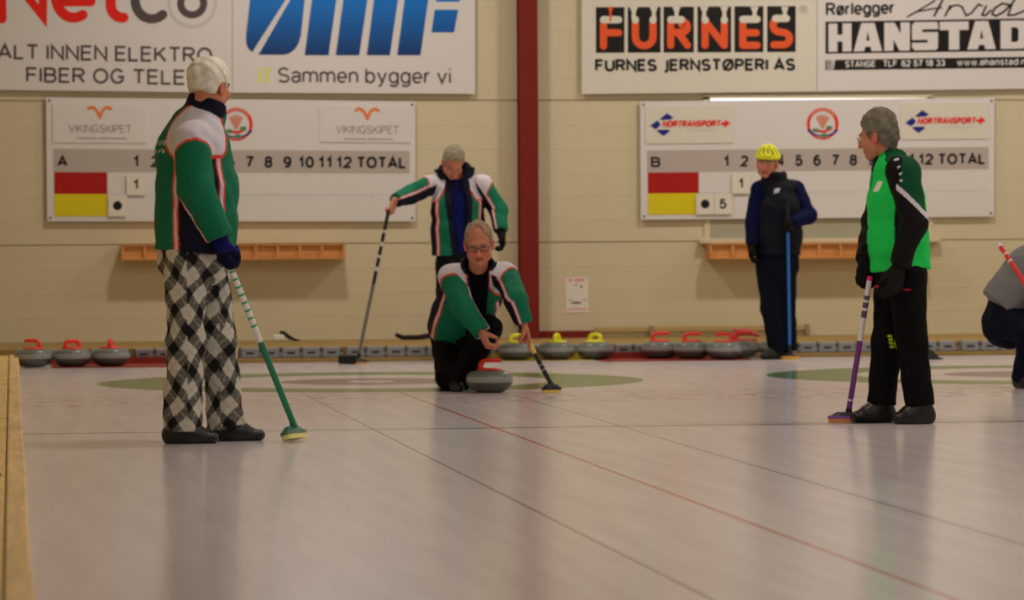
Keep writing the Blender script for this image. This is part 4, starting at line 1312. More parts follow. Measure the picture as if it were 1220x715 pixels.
class Person:
    def __init__(s, label, px, py, group=None, dy=0.0):
        s.b = G(px, py)
        s.d0 = depth_of(s.b)
        s.root = thing('person', label, 'person', (s.b[0], s.b[1], 0), group)
    def J(s, px, py, dd=0.0): return D(px, py, s.d0 + dd)
    def ground(s, px, dd, z=0.0):
        p = D(px, 500, s.d0 + dd); p[2] = z; return p
    def body(s, J, H, hk, gloves=(), hands={}, h=.005, beard=None, brow=(.12, .1, .09), neck=.056):
        torso = chain([J['pelvis'], J['waist'], J['chest'], J['neck']], [(.13, .085), (.125, .085), (.14, .095), (.075, .06)], s.lat)
        gs = [(.03, torso)]
        for sd in 'RL':
            if 'sh' + sd in J:
                gs.append((.02, [seg(J['chest'] * .3 + J['neck'] * .7, J['sh' + sd], .06, .05), seg(J['sh' + sd], J['el' + sd], .045, .036), seg(J['el' + sd], J['wr' + sd], .037, .025)]))
            gs.append((.02, [seg(J['hip' + sd], J['kn' + sd], .072, .048), seg(J['kn' + sd], J['an' + sd], .048, .034), seg(J['an' + sd], J['an' + sd] + (J['to' + sd] - J['he' + sd]) * .35 - H_Z * .045, .034, .020)]))
        hp, subs, eyes = head_prims(H, hk)
        hp[0][1].append(seg(J['neck'], H.pt(0, -.022 * hk, -.055 * hk), neck + .006, neck))
        gs += hp
        gs.append((0, eyes))
        for sd, kw in hands.items():
            if sd not in gloves: gs.append((.005, hand_prims(J['wr' + sd], side=sd, **kw)))
        return put('body', sculpt(gs, h, kc=.006, subs=subs), m_skin, s.root, lambda V: skin_color(V, H, hk, brow))
    def glove(s, J, sd, kw, col, r=1.35, col2=None, cuff=.05, k=.007, h=.0045):
        kw = dict(kw); f = unit(kw['f'])
        W = J['wr' + sd]
        g = [(k, hand_prims(W, side=sd, r=r, s=1.06, **kw)), (.01, [seg(W - f * cuff, W + f * .02, (.038, .034), (.035, .030))])]
        def c(V):
            C = np.tile(np.asarray(col, float), (len(V), 1))
            if col2 is not None: C[(V - W) @ f > .06] = col2
            return C
        return put('glove', sculpt(g, h, kc=.012), m_knit, s.root, c)
    def trousers(s, J, col, waist=(.17, .13), thigh=.098, knee=.078, hem=.080, drop=.03, amp=.004, m=None, h=.0065, mid=None, under=.0):
        g = [(.04, [seg(J['pelvis'] + (J['waist'] - J['pelvis']) * .5, J['pelvis'] - (J['waist'] - J['pelvis']) * .2, waist, (waist[0] * .97, waist[1]), s.lat)])]
        for sd in 'RL':
            g.append((.03, [seg(J['hip' + sd] + H_Z * .02, J['kn' + sd], thigh, knee), seg(J['kn' + sd], J['an' + sd] + unit(J['an' + sd] - J['kn' + sd]) * drop, knee, hem, None, 1, 0)]))
        s.legs = g
        return put('trousers', sculpt(g, h, kc=.02, amp=amp), m or m_cloth, s.root, col)
    def top(s, name, J, spec, arm, col, amp=.004, m=None, h=.006, sleeves='RL', cuff=1.0, cut=None, collar=None, shr=.085, subs=(), armk=.02):
        """torso spec: [(point, rx, ry)] from the hem up; arm: radii at shoulder, elbow, cuff"""
        pts = [p for p, a, b in spec]; rad = [(a, b) for p, a, b in spec]
        s.tor = chain(pts, rad, s.lat, 0, 1)
        g = [(.03, s.tor)]
        s.arm = {}
        sh = []
        for sd in 'RL':
            sh.append(seg(J['neck'] - H_Z * .02, J['sh' + sd], .07, shr))
            if sd in sleeves:
                w = J['el' + sd] + (J['wr' + sd] - J['el' + sd]) * cuff
                s.arm[sd] = [seg(J['sh' + sd], J['el' + sd], arm[0], arm[1]), seg(J['el' + sd], w, arm[1], arm[2], None, 1, 0)]
        g.append((.03, sh))
        for sd in s.arm: g.append((.025, s.arm[sd]))
        if collar: g.append((.01, collar))
        return put(name, sculpt(g, h, kc=armk, amp=amp, cut=cut, subs=subs), m or m_shiny, s.root, lambda V: col(V))
    def arm_info(s, V, J):
        """which sleeve a point belongs to, how far along it (0 shoulder, 1 elbow, 2 cuff) and its angle from the outer side"""
        n = len(V)
        best = fieldval(s.tor, V) - .004
        side = np.zeros(n, int); t = np.zeros(n); ang = np.zeros(n)
        up = H_Z
        for sd, sg in ((('R'), 1), (('L'), -1)):
            if sd not in s.arm: continue
            d = fieldval(s.arm[sd], V)
            m = d < best
            best = np.minimum(best, d)
            side[m] = sg
            for k, (a, b) in enumerate(((J['sh' + sd], J['el' + sd]), (J['el' + sd], J['wr' + sd]))):
                L = np.linalg.norm(b - a); ax = (b - a) / L
                w = (V - a) @ ax / L
                mm = m & ((w > 0) if k else (w <= 1.0))
                o = sg * s.lat + up * .9
                o = unit(o - ax * (o @ ax))
                r = V - a - np.outer((V - a) @ ax, ax)
                r = r / (np.linalg.norm(r, axis=1)[:, None] + 1e-9)
                an = np.degrees(np.arccos(np.clip(r @ o, -1, 1)))
                if k: mm = m & (w > 0) & ((V - a) @ unit(unit(b - a) + unit(J['el' + sd] - J['sh' + sd])) > 0)
                else: mm = m
                t[mm] = (np.clip(w, -.3, 1) + k)[mm]; ang[mm] = an[mm]
        return side, t, ang

GREEN = np.array(A(10, 76, 50)); NAVY = np.array(A(8, 9, 22)); WHITE = np.array(A(160, 144, 140)); PIPE = np.array(A(172, 44, 30)); BLACK = np.array((.006, .006, .0065))
def team_colors(P_, J, up, fw, patches=(), collar=None, cn=None, inner=None, backtext=False):
    lat = P_.lat
    def col(V):
        side, t, ang = P_.arm_info(V, J)
        C = np.tile(GREEN, (len(V), 1))
        d = V - J['neck']
        x, y, z = d @ lat, d @ fw, d @ up
        axis0 = (J['pelvis'] * .5 + J['chest'] * .5)
        e = V - axis0
        phi = np.degrees(np.arctan2(np.abs(e @ lat) / 1.25, e @ fw))
        tor = side == 0
        # side panels with piping
        pan = tor & (z < -.17)
        C[pan & (phi > 54) & (phi < 126)] = NAVY
        for lo_, hi_, c in ((48, 51, PIPE), (51, 56, WHITE), (56, 59, PIPE), (121, 124, PIPE), (124, 129, WHITE), (129, 132, PIPE)):
            C[pan & (phi > lo_) & (phi < hi_)] = c
        # white shoulder yoke
        edge = np.abs(x) - (.066 + .62 * np.maximum(-z - .02, 0))
        yk = tor & (z > -.17)
        C[yk & (edge > 0)] = WHITE
        C[yk & (np.abs(edge) < .0065)] = PIPE
        C[tor & (z < -.158) & (z > -.172) & (edge > 0)] = PIPE
        if backtext:
            row = (((z < -.085) & (z > -.105)) | ((z < -.125) & (z > -.145))) & (y < -.05) & (np.abs(x) < .12) & (np.sin(x * 260 + 2 * np.sin(x * 90)) > -.15) & (np.sin(z * 620 + x * 140) > -.6)
            C[tor & row] = WHITE
        # sleeves
        a = side != 0
        C[a & (ang > 112)] = NAVY
        for lo_, hi_, c in ((100, 104, PIPE), (104, 115, WHITE), (115, 119, PIPE)):
            C[a & (ang > lo_) & (ang < hi_)] = c
        tb = .10 + .26 * (np.minimum(ang, 115) / 100) ** 2
        C[a & (t < tb) & (ang < 117)] = WHITE
        C[a & (t > tb - .02) & (t < tb + .03) & (ang < 117)] = PIPE
        # collar
        C[(fieldval(collar, V, .0) < .005) & (d @ cn > .012)] = NAVY
        if inner is not None: C[inner(V, x, y, z) & tor] = NAVY
        for c, r, cc in patches:
            C[np.linalg.norm(V - c, axis=1) < r] = cc
        return C
    return col

def broom(label, top, foot, bands, hd, head_cols, pad_col, size=(.20, .075, .045), tilt=0.0, r=.0135, tilt_ax=None):
    """shaft from top to foot; head set flat on the ice under foot, long way hd"""
    hd = unit(np.array([hd[0], hd[1], 0])); sd_ = np.cross(H_Z, hd)
    c = np.array([foot[0], foot[1], 0.0])
    ro = thing('broom', label, 'broom', (c[0], c[1], 0))
    mb = MB()
    mats = []
    for t0, t1, m_ in bands:
        mats.append(m_)
        k = len(mats) - 1
        rr = r * (1.0 if k % 2 == 0 else .96)
        mb.tube([top + (foot - top) * t0, top + (foot - top) * t1], rr, k, 14)
    obj('shaft', mb, mats, ro)
    ct, st = math.cos(math.radians(tilt)), math.sin(math.radians(tilt))
    X = hd; Y = ct * sd_ + st * H_Z; Z = ct * H_Z - st * sd_
    lift = abs(st) * size[1] / 2 + .002
    P = lambda x, y, z: c + x * X + y * Y + z * Z + H_Z * lift
    L, W, Hh = size[0] / 2, size[1] / 2, size[2]
    def slab(z0, z1, l0, w0, l1, w1, m=0):
        q = MB(); n = 20
        V = []
        for z, l, w in ((z0, l0, w0), (z1, l1, w1)):
            for i in range(n):
                a = 2 * math.pi * (i + .5) / n
                ca, sa = math.cos(a), math.sin(a)
                V.append(P(l * math.copysign(abs(ca) ** .5, ca), w * math.copysign(abs(sa) ** .6, sa), z))
        q.add(V, [tuple(range(n - 1, -1, -1)), tuple(range(n, 2 * n))] + [(i, (i + 1) % n, n + (i + 1) % n, n + i) for i in range(n)], m)
        return q
    obj('pad', slab(0, Hh * .38, L * .96, W * .92, L * .96, W * .92), pad_col, ro, sharp=40)
    q = slab(Hh * .36, Hh * .62, L, W, L * .98, W * .95, 0)
    q2 = slab(Hh * .62, Hh, L * .90, W * .8, L * .55, W * .5, 1)
    q.add(q2.v, q2.f, 1)
    b = P(0, 0, Hh)
    q.tube([P(0, 0, Hh * .8), b * .5 + foot * .5, foot + (top - foot) * .03], [.022, .017, .016], 1, 10)
    obj('head', q, head_cols, ro, sharp=40)
    return ro

def plainm(name, rgb, **k): return mat(name, A(*rgb), k.get('rough', .4), k.get('spec', .45))

# ------------------------------------------------------------------ person in the tartan trousers, seen from behind
def person_tartan():
    p = Person('person with white hair in a green jacket and black and white checked trousers', 240, 527)
    J_ = p.J
    bx, by, bz = facing(10)
    p.lat, fw = bx, by
    Hd = facing(57, 10)
    H = Frame(J_(250, 102, .0), *Hd)
    J = dict(neck=J_(236, 146), chest=J_(233, 195), waist=J_(233, 250), pelvis=J_(231, 300),
             shR=J_(228, 166, -.17), shL=J_(238, 166, .17), elR=J_(233, 225, -.22), elL=J_(250, 226, .22),
             hipR=J_(222, 305, -.09), hipL=J_(244, 305, .09), knR=J_(221, 408, -.10), knL=J_(260, 408, .10), anR=J_(217, 506, -.10), anL=J_(269, 502, .10))
    J['heR'], J['toR'] = p.ground(194, -.12), p.ground(265, -.10)
    J['heL'], J['toL'] = p.ground(246, .10), p.ground(320, .12)
    foot = G(353, 526); s0 = J_(267, 300, -.20)
    foot[2] = .05
    sd = unit(foot - s0)
    gp = s0 + sd * .03
    J['wrR'] = J_(263, 286, -.20)
    J['wrL'] = J_(262, 287, .17)
    hands = {'R': dict(f=unit(-H_Z + .14 * H_R), n=unit(H_F * .55 + H_R * .8), curl=(40, 55, 40), thumb=(.75, .2, .6)), 'L': dict(f=unit(-H_Z + .3 * H_R), n=unit(-H_F), curl=(35, 40, 30))}
    p.body(J, H, 1.03, gloves='RL', hands=hands)
    hair_mesh_ = hair_mesh(H, 1.03, [(-.14, -.030), (-.085, -.036), (-.05, -.050), (-.034, -.045), (-.026, .005), (.012, .014), (.022, -.004), (.034, .0), (.040, .046), (.062, .064), (.085, .080), (.12, .14)], vol=(.016, .012, .014), amp=.0035)
    def hc(V):
        c = np.array(A(186, 170, 138)); q = fold(V * 2.2, 1.0)[:, None]
        return np.clip(c * (1 + .16 * q), 0, 1)
    put('hair', hair_mesh_, m_hair, p.root, hc)
    ndir = unit(H_Z * .86 + fw * .46)
    col_r = []
    cb = J['neck'] - H_Z * .01
    collar = chain([cb - ndir * .02, cb + ndir * .06, cb + ndir * .135 - fw * .012], [(.100, .102), (.094, .100), (.086, .092)], bx, 1, 0)
    spec = [(J_(230.5, 301), .205, .182), (J_(234, 265), .212, .190), (J_(234.5, 225), .208, .188), (J_(231, 180), .196, .172), (J_(233, 156), .150, .125)]
    hole = (seg(cb + ndir * .085, cb + ndir * .22, .074, .078), .004)
    pts = [(J_(187, 268, -.02), .042, np.array(A(20, 20, 60))), (J_(186.5, 268, -.02), .030, np.array(A(176, 30, 28)))]
    tc = team_colors(p, J, H_Z, fw, patches=pts, backtext=True, collar=collar, cn=ndir)
    p.top('jacket', J, spec, (.088, .082, .064), tc, collar=collar, shr=.078, subs=[hole], cuff=.95, amp=.005)
    p.glove(J, 'R', hands['R'], A(15, 15, 62), r=1.5, col2=A(10, 10, 30), cuff=.05, k=.012)
    p.glove(J, 'L', hands['L'], A(15, 15, 62), r=1.5, cuff=.05, k=.012)
    def plaid(V):
        dl = fieldval(p.legs[1][1], V); dr = fieldval(p.legs[2][1], V)
        axx = np.where((dl < dr)[:, None], J['knR'][None], J['knL'][None])
        e = V - axx
        u = e @ bx; w = e @ by
        th = np.arctan2(w, -u) * .092 + .04 * (dl < dr)
        z = V[:, 2]
        per = .140
        wv_ = .012 * np.sin(z * 14 + th * 9) + .010 * np.sin(z * 23 - th * 17)
        a = (th + z * .80 + wv_) / per; b = (th * .95 - z * .80 + wv_ * .7) / per
        fa, fb = a % 1, b % 1
        A1 = (fa < .42).astype(int); B1 = (fb < .42).astype(int)
        lv = A1 + B1
        Cc = np.where((lv == 0)[:, None], np.array(A(154, 138, 120)), np.where((lv == 1)[:, None], np.array(A(76, 68, 58)), np.array((.016, .016, .016))))
        fine = ((np.abs(fa - .69) < .022) | (np.abs(fb - .69) < .022)) & (lv < 2)
        Cc[fine] = np.array(A(140, 128, 108)) * (1 - .3 * lv[fine, None])
        twill = 1 + .10 * np.sign(np.sin(z[:, None] * 900))
        return Cc * np.where((lv == 1)[:, None], twill, 1)
    p.trousers(J, plaid, waist=(.165, .165), thigh=.104, knee=.086, hem=.088, h=.0055, amp=.008, drop=.032)
    shc = (.014, .013, .012)
    shoe('shoe', J['heR'], J['toR'], J['anR'], p.root, shc, (.02, .019, .018), k=1.1)
    shoe('shoe', J['heL'], J['toL'], J['anL'], p.root, shc, (.02, .019, .018), k=1.1)
    gw = plainm('white_green_shaft', (176, 178, 160)); gg = plainm('green_shaft', (14, 84, 54)); ge = plainm('green_dash_print', (40, 120, 70))
    bands = [(0.0, .08, gw)]
    t = .08
    for k in range(9):
        bands += [(t, t + .012, ge), (t + .012, t + .043, gw)]; t += .043
    bands += [(t, .52, gw), (.52, 1.0, gg)]
    broom('broom with white and green shaft held by the person in checked trousers', s0 - sd * .02, foot + (s0 - foot) * .02, bands, H_F * .9 + H_R * .5, [plainm('pale_green_head', (66, 82, 64)), plainm('dark_green_head', (24, 70, 50))], plainm('cream_pad', (196, 156, 92)), size=(.17, .07, .06), tilt=-16, r=.015)
person_tartan()

# ------------------------------------------------------------------ person standing at the wall, leaning on a broom
def person_leaning():
    p = Person('person in an open green and white jacket standing behind and leaning on a broom', 552, 431)
    J_ = p.J
    bx, by, bz = facing(-84)
    p.lat, fw = bx, by
    H = Frame(J_(540, 193, -.13), *facing(-76, 50, 4))
    up = unit(J_(543, 214) - J_(547, 300, .03))
    J = dict(neck=J_(543, 214, 0), chest=J_(545, 245, 0), waist=J_(547, 285, .02), pelvis=J_(546, 318, .04),
             shR=J_(512, 221, 0), shL=J_(575, 220, .02), elR=J_(489, 232, -.20), elL=J_(594, 251, .0),
             hipR=J_(533, 318, .02), hipL=J_(559, 318, .05), knR=J_(531, 372, -.02), knL=J_(562, 372, .02), anR=J_(530, 418, .0), anL=J_(564, 417, .02))
    J['heR'], J['toR'] = p.ground(532, .10), p.ground(527, -.16)
    J['heL'], J['toL'] = p.ground(563, .10), p.ground(569, -.16)
    foot = G(427, 434); foot[2] = .05
    top = J_(462.5, 253, -.42)
    sd = unit(foot - top)
    gp = top + sd * .02
    W, f, n = grip(gp, sd, J_(476, 236, -.30), 'R')
    J['wrR'] = J_(470, 239, -.36)
    W = J['wrR']
    f = unit(gp - W - H_Z * .02 + H_Z * .0)
    n = unit(-H_Z * .6 - H_R * .5)
    J['wrL'] = J_(597, 277, -.10)
    hands = {'R': dict(f=unit(f - H_Z * .25), n=n, curl=(60, 75, 45), thumb=(.6, .35, .7)), 'L': dict(f=unit(-H_Z + .15 * H_R - .1 * H_F), n=unit(-H_R - .3 * H_F), curl=(35, 45, 35))}
    p.body(J, H, 1.0, gloves='L', hands=hands, h=.005)
    put('hair', hair_mesh(H, 1.0, [(-.14, -.08), (-.06, -.075), (-.034, -.04), (-.026, .0), (.010, .012), (.018, -.012), (.030, -.010), (.036, .050), (.055, .078), (.075, .092), (.12, .16)], vol=.010, amp=.004), m_hair, p.root, A(108, 94, 72))
    cb = J['neck']
    nd = unit(up + fw * .15)
    collar = chain([cb - nd * .03, cb + nd * .05, cb + nd * .085 - fw * .01], [(.115, .10), (.146, .108), (.168, .115)], bx, 1, 0)
    spec = [(J_(547, 303, .02), .215, .150), (J_(546, 275, .01), .210, .150), (J_(545, 246, 0), .200, .142), (J_(543, 226, 0), .16, .11)]
    subs = [(seg(cb + nd * .035 + fw * .02, cb + nd * .2 + fw * .02, .088, .10), .004)]
    # open front: a wedge from the collar down to the hem
    fr0 = J_(549, 306, .02) + fw * .17
    wedge = seg(cb + nd * .06 + fw * .13 + bx * .0, fr0, (.075, .055), (.040, .055), bx)
    subs.append((wedge, .004))
    def inner(V, x, y, z):
        return (y > -.02) & (wedge[0](V) < .042)
    pts = [(J_(560, 221, -.15) - H_Z * .0, .020, np.array(A(186, 120, 104))), (J_(521.5, 223, -.12), .016, WHITE)]
    p.top('jacket', J, spec, (.078, .072, .058), team_colors(p, J, up, fw, patches=pts, inner=inner, collar=collar, cn=nd), collar=collar, shr=.075, subs=subs, cuff=.92)
    # blue shirt inside
    sp = [(J_(548, 300, .02), .175, .125), (J_(546, 265, .01), .175, .125), (J_(545, 243, 0), .160, .115), (J_(543, 222, -.01), .085, .08)]
    def shirtc(V):
        x = (V - J['neck']) @ bx
        C = np.tile(np.array(A(12, 16, 62)), (len(V), 1))
        C[np.abs(x + .012) > .046] = BLACK
        return C
    put('shirt', sculpt([(.03, chain([a for a, b, c in sp], [(b, c) for a, b, c in sp], bx, 0, 1))], .007), m_cloth, p.root, shirtc)
    p.glove(J, 'L', hands['L'], BLACK, r=1.4, cuff=.05)
    p.trousers(J, (.012, .012, .013), waist=(.17, .12), thigh=.092, knee=.075, hem=.075)
    shoe('shoe', J['heR'], J['toR'], J['anR'], p.root, (.012, .012, .012), (.02, .02, .02), h=.006)
    shoe('shoe', J['heL'], J['toL'], J['anL'], p.root, (.012, .012, .012), (.02, .02, .02), h=.006)
    dk = plainm('black_shaft', (24, 22, 22)); wh = plainm('white_shaft_bands', (150, 138, 124)); gy = plainm('grey_brown_shaft', (84, 72, 62))
    bands = [(0, .13, dk), (.13, .15, wh), (.15, .21, dk), (.21, .24, wh), (.24, .30, dk), (.30, .32, wh), (.32, .38, dk), (.38, .41, wh), (.41, .50, dk), (.50, .98, gy), (.98, 1.0, dk)]
    b = broom('broom with dark banded shaft and black block head under the leaning person\'s hand', top - sd * .01, foot, bands, H_R, [dk, dk], plainm('orange_foam_pad', (190, 120, 60)), size=(.16, .07, .04), r=.014)
    mb = MB(); c = G(414, 434.2); mb.box((c[0] - .07, c[1] - .03, .004), (c[0] + .065, c[1] + .03, .072), 0, .008)
    obj('block_head', mb, m_rubber, b, smooth=False)
person_leaning()

# ------------------------------------------------------------------ kneeling person who has just let go of the stone
def person_kneeling():
    p = Person('person kneeling on one knee on the ice with one hand over the curling stone', 535, 466)
    J_ = p.J
    bx, by, bz = facing(-88)
    p.lat, fw = bx, by
    H = Frame(J_(570.5, 290, -.38), *facing(-91, 17, -3))
    J = dict(neck=J_(569, 323, -.22), chest=J_(566, 345, -.08), waist=J_(556, 375, .12), pelvis=J_(546, 392, .28),
             shR=J_(538, 330, -.18), shL=J_(602, 328, -.20), elR=J_(552, 366, -.32), elL=J_(615, 358, -.45),
             hipR=J_(533, 398, .22), hipL=J_(562, 396, .22), knR=J_(536, 449, -.02), knL=J_(581, 392, -.20),
             anR=J_(537, 452, .42), anL=J_(548, 452, -.06))
    J['heR'], J['toR'] = p.ground(536, .50), p.ground(536, .34)
    J['heL'], J['toL'] = p.ground(545, .04), p.ground(545, -.20)
    up = unit(J['neck'] - J['waist']); fwt = np.cross(up, bx); fwt = unit(np.cross(unit(bx), -up) * -1) if fwt @ fw < 0 else unit(fwt)
    foot = G(657, 468.2); foot[2] = .05
    gp = J_(627, 402, -.40)
    sd = unit(foot - gp)
    top = gp - sd * .22
    W, f, n = grip(gp, sd, J_(619, 372, -.38), 'L', off=.024)
    J['wrL'] = J_(623.5, 384, -.455)
    fL = unit(gp + sd * .02 - J['wrL'])
    J['wrR'] = J_(573, 395, -.44)
    hands = {'L': dict(f=unit(fL * .8 + sd * .35), n=unit(-H_R * .75 - H_F * .1 - H_Z * .3), curl=(55, 60, 40), idx_curl=(12, 10, 8), thumb=(.75, .35, .55), s=1.08),
             'R': dict(f=unit(H_R * .42 - H_Z * .88 - H_F * .25), n=unit(H_R * .72 + H_Z * .25 + H_F * .25), curl=(45, 62, 50), thumb=(.70, .42, .5), s=1.12)}
    p.body(J, H, 1.08, hands=hands, h=.0046, brow=A(110, 80, 62))
    def bald(L):
        return -(np.hypot(L[..., 0] / .046, (L[..., 1] - .10) / .070) - 1) * .03
    hm = hair_mesh(H, 1.08, [(-.14, -.08), (-.06, -.075), (-.034, -.04), (-.026, .0), (.010, .012), (.018, -.018), (.030, -.014), (.036, .040), (.055, .070), (.085, .092), (.12, .15)], vol=(.004, .004, .012), amp=.006, bald=bald)
    def hcol(V):
        L = H.loc(V)
        c = np.array(A(108, 90, 66)) * (1 + .2 * fold(V * 3.0, 1.0)[:, None])
        thin = np.clip((L[:, 1] - .0) / .07, 0, 1) * np.clip((L[:, 2] - .05) / .05, 0, 1) * .75
        return np.clip(c * (1 - thin[:, None]) + np.array(A(150, 100, 72)) * thin[:, None], 0, 1)
    put('hair', hm, m_hair, p.root, hcol)
    spectacles(H, 1.08, m_frame, p.root, thick=.0022)
    cb = J['neck'] - up * .005
    nd = unit(up * .8 + H_Z * .5)
    collar = chain([cb - nd * .03, cb + nd * .04, cb + nd * .075 - fw * .01], [(.10, .095), (.105, .098), (.110, .10)], bx, 1, 0)
    spec = [(J_(543, 396, .20), .185, .17), (J_(549, 378, .10), .190, .16), (J_(561, 352, -.05), .195, .15), (J_(567, 334, -.16), .17, .12)]
    subs = [(seg(cb + nd * .03 + fw * .02, cb + nd * .2 + fw * .02, .085, .10), .004)]
    wedge = seg(cb + nd * .05 + fw * .12, J_(569, 372, -.02) + fwt * .15, (.058, .06), (.050, .055), bx)
    subs.append((wedge, .004))
    def inner(V, x, y, z): return (wedge[0](V) < .012)
    pts = [(J_(586, 336, -.34), .026, np.array(A(176, 140, 110))), (J_(517, 350, .0), .0, WHITE)]
    p.top('jacket', J, spec, (.082, .072, .056), team_colors(p, J, up, fwt, patches=pts, inner=inner, collar=collar, cn=nd), collar=collar, shr=.078, subs=subs, cuff=1.06, h=.0055)
    sp = [(J_(552, 392, .12), .16, .13), (J_(560, 365, .0), .165, .13), (J_(567, 343, -.10), .155, .12), (J_(569, 322, -.22), .075, .07)]
    put('shirt', sculpt([(.03, chain([a for a, b, c in sp], [(b, c) for a, b, c in sp], bx, 1, 1))], .007), m_cloth, p.root, BLACK)
    def tc(V): return np.tile(np.array((.006, .006, .006)), (len(V), 1))
    p.trousers(J, tc, waist=(.17, .15), thigh=.112, knee=.086, hem=.078, amp=.006)
    shoe('shoe', J['heR'], J['toR'], J['anR'], p.root, (.012, .012, .012), (.02, .02, .02), h=.006)
    shoe('shoe', J['heL'], J['toL'], J['anL'], p.root, (.012, .012, .012), (.02, .02, .02), h=.006)
    dk = plainm('black_carbon_shaft', (20, 20, 22)); og = plainm('orange_shaft_band', (206, 140, 70)); sv = plainm('silver_print', (110, 104, 100))
    bands = [(0, .38, dk), (.38, .60, og), (.60, .74, dk), (.74, .755, sv), (.755, .80, dk), (.80, .815, sv), (.815, 1.0, dk)]
    broom('broom with black shaft and orange pad held by the kneeling person', top, foot, bands, H_R * .98 + H_F * .12, [dk, plainm('black_head', (26, 25, 26))], plainm('orange_pad', (214, 146, 66)), size=(.125, .075, .052), r=.0145)
person_kneeling()

# ------------------------------------------------------------------ person with the yellow helmet
def person_helmet():
    p = Person('person wearing a bright yellow-green helmet and dark blue vest', 924, 428)
    J_ = p.J
    bx, by, bz = facing(-107)
    p.lat, fw = bx, by
    H = Frame(J_(914, 194, -.02), *facing(-104, 6, 4))
    J = dict(neck=J_(922, 218), chest=J_(925, 245), waist=J_(925, 282), pelvis=J_(926, 312, .02),
             shR=J_(904, 226, -.04), shL=J_(949, 225, .05), elR=J_(898, 262, -.04), elL=J_(963, 257, -.02), wrR=J_(895.5, 291, -.10),
             hipR=J_(914, 314), hipL=J_(936, 314, .03), knR=J_(919, 366, -.02), knL=J_(935, 366, .02), anR=J_(927, 414, 0), anL=J_(938, 414, .04))
    J['heR'], J['toR'] = p.ground(934, .02), p.ground(904, -.06)
    J['heL'], J['toL'] = p.ground(943, .10), p.ground(921, -.02)
    foot = G(941, 428.2); foot[2] = .045
    top = J_(938.5, 262, -.24)
    sd = unit(foot - top)
    gp = top + sd * .04
    W, f, n = grip(gp, sd, J_(958, 264, -.10), 'L')
    J['wrL'] = W
    hands = {'L': dict(f=f, n=n, curl=(75, 80, 50), thumb=(.5, .4, .8)), 'R': dict(f=unit(-H_Z - .05 * H_R), n=unit(H_R - .3 * H_F), curl=(30, 40, 30))}
    p.body(J, H, 1.0, gloves='RL', hands=hands, h=.005)
    put('hair', hair_mesh(H, 1.0, HAIRLINE, vol=.005, amp=.003), m_hair, p.root, A(110, 96, 82))
    def hcut(P):
        L = H.loc(P)
        return (.030 + .10 * np.maximum(-L[..., 1] - .02, 0) * -1 - L[..., 2])
    subs = []
    def hs(az, el, e=1.0):
        a_, b_ = math.radians(az), math.radians(el)
        return H.pt(.094 * math.cos(b_) * math.sin(a_) * e, -.012 + .128 * math.cos(b_) * math.cos(a_) * e, .04 + .108 * math.sin(b_) * e)
    for az, e0, e1, k_ in ((16, 22, 52, .55), (44, 16, 50, .62), (74, 16, 48, .75), (104, 16, 48, .85), (134, 18, 50, .9), (164, 22, 52, .9), (30, 60, 78, .8), (100, 58, 78, 1.0)):
        for sg_ in (-1, 1):
            subs.append((seg(hs(sg_ * az, e0), hs(sg_ * az * k_, e1), .0085, .0085), .001))
    hv = sculpt([(.02, [ell(H.pt(0, -.012, .040), (.094, .128, .108), H), ell(H.pt(0, -.03, .036), (.094, .116, .070), H)])], .004, cut=hcut, subs=subs)
    def hc(V):
        L = H.loc(V)
        C = np.tile(np.array(A(172, 226, 8)), (len(V), 1))
        e = np.sqrt((L[:, 0] / .092) ** 2 + ((L[:, 1] + .012) / .124) ** 2 + ((L[:, 2] - .04) / .108) ** 2)
        C[e < .95] = (.02, .024, .01)
        C[L[:, 2] < .0345] = (.012, .012, .012)
        return C
    put('helmet', hv, m_helmet, p.root, hc)
    cb = J['neck']
    nd = unit(H_Z + fw * .1)
    collar = chain([cb - nd * .03, cb + nd * .045, cb + nd * .075], [(.10, .095), (.098, .09), (.100, .092)], bx, 1, 0)
    vest = np.array(A(6, 8, 15)); blue = np.array(A(9, 11, 36))
    spec = [(J_(924, 304), .195, .145), (J_(924, 280), .205, .155), (J_(924, 248), .190, .145), (J_(923, 230), .150, .115)]
    sub = [(seg(cb + nd * .03, cb + nd * .2, .078, .085), .004)]
    pt = J_(926.5, 227, -.20)
    def vc(V):
        C = np.tile(vest, (len(V), 1))
        d = V - pt
        C[(np.abs(d @ H_R - .3 * d[:, 2]) < .020) & (np.abs(d[:, 2] - .2 * (d @ H_R)) < .017) & (d @ H_F < .12)] = np.array(A(150, 140, 150))
        zz = V[:, 2]
        return C * (1 + .12 * np.sign(np.sin(zz[:, None] * 105)))
    p.top('vest', J, spec, (.08, .07, .06), vc, sleeves='', collar=collar, shr=.066, subs=sub)
    gs = []
    for sd_ in 'RL':
        gs.append((.025, [seg(J['sh' + sd_], J['el' + sd_], .068, .064), seg(J['el' + sd_], J['wr' + sd_], .066, .048, None, 1, 0)]))
    put('sweater', sculpt(gs, .006, amp=.004), m_cloth, p.root, blue)
    p.glove(J, 'R', hands['R'], BLACK, r=1.35, cuff=.06); p.glove(J, 'L', hands['L'], BLACK, r=1.35, cuff=.05)
    def tcol(V):
        return np.tile(np.array(A(8, 9, 17)), (len(V), 1))
    p.trousers(J, tcol, waist=(.175, .135), thigh=.098, knee=.082, hem=.082)
    shoe('shoe', J['heR'], J['toR'], J['anR'], p.root, (.012, .014, .013), (.02, .02, .02), h=.006)
    shoe('shoe', J['heL'], J['toL'], J['anL'], p.root, (.012, .014, .013), (.02, .02, .02), h=.006)
    bl = plainm('blue_shaft', (24, 78, 132)); bk = plainm('dark_shaft_end', (16, 18, 26))
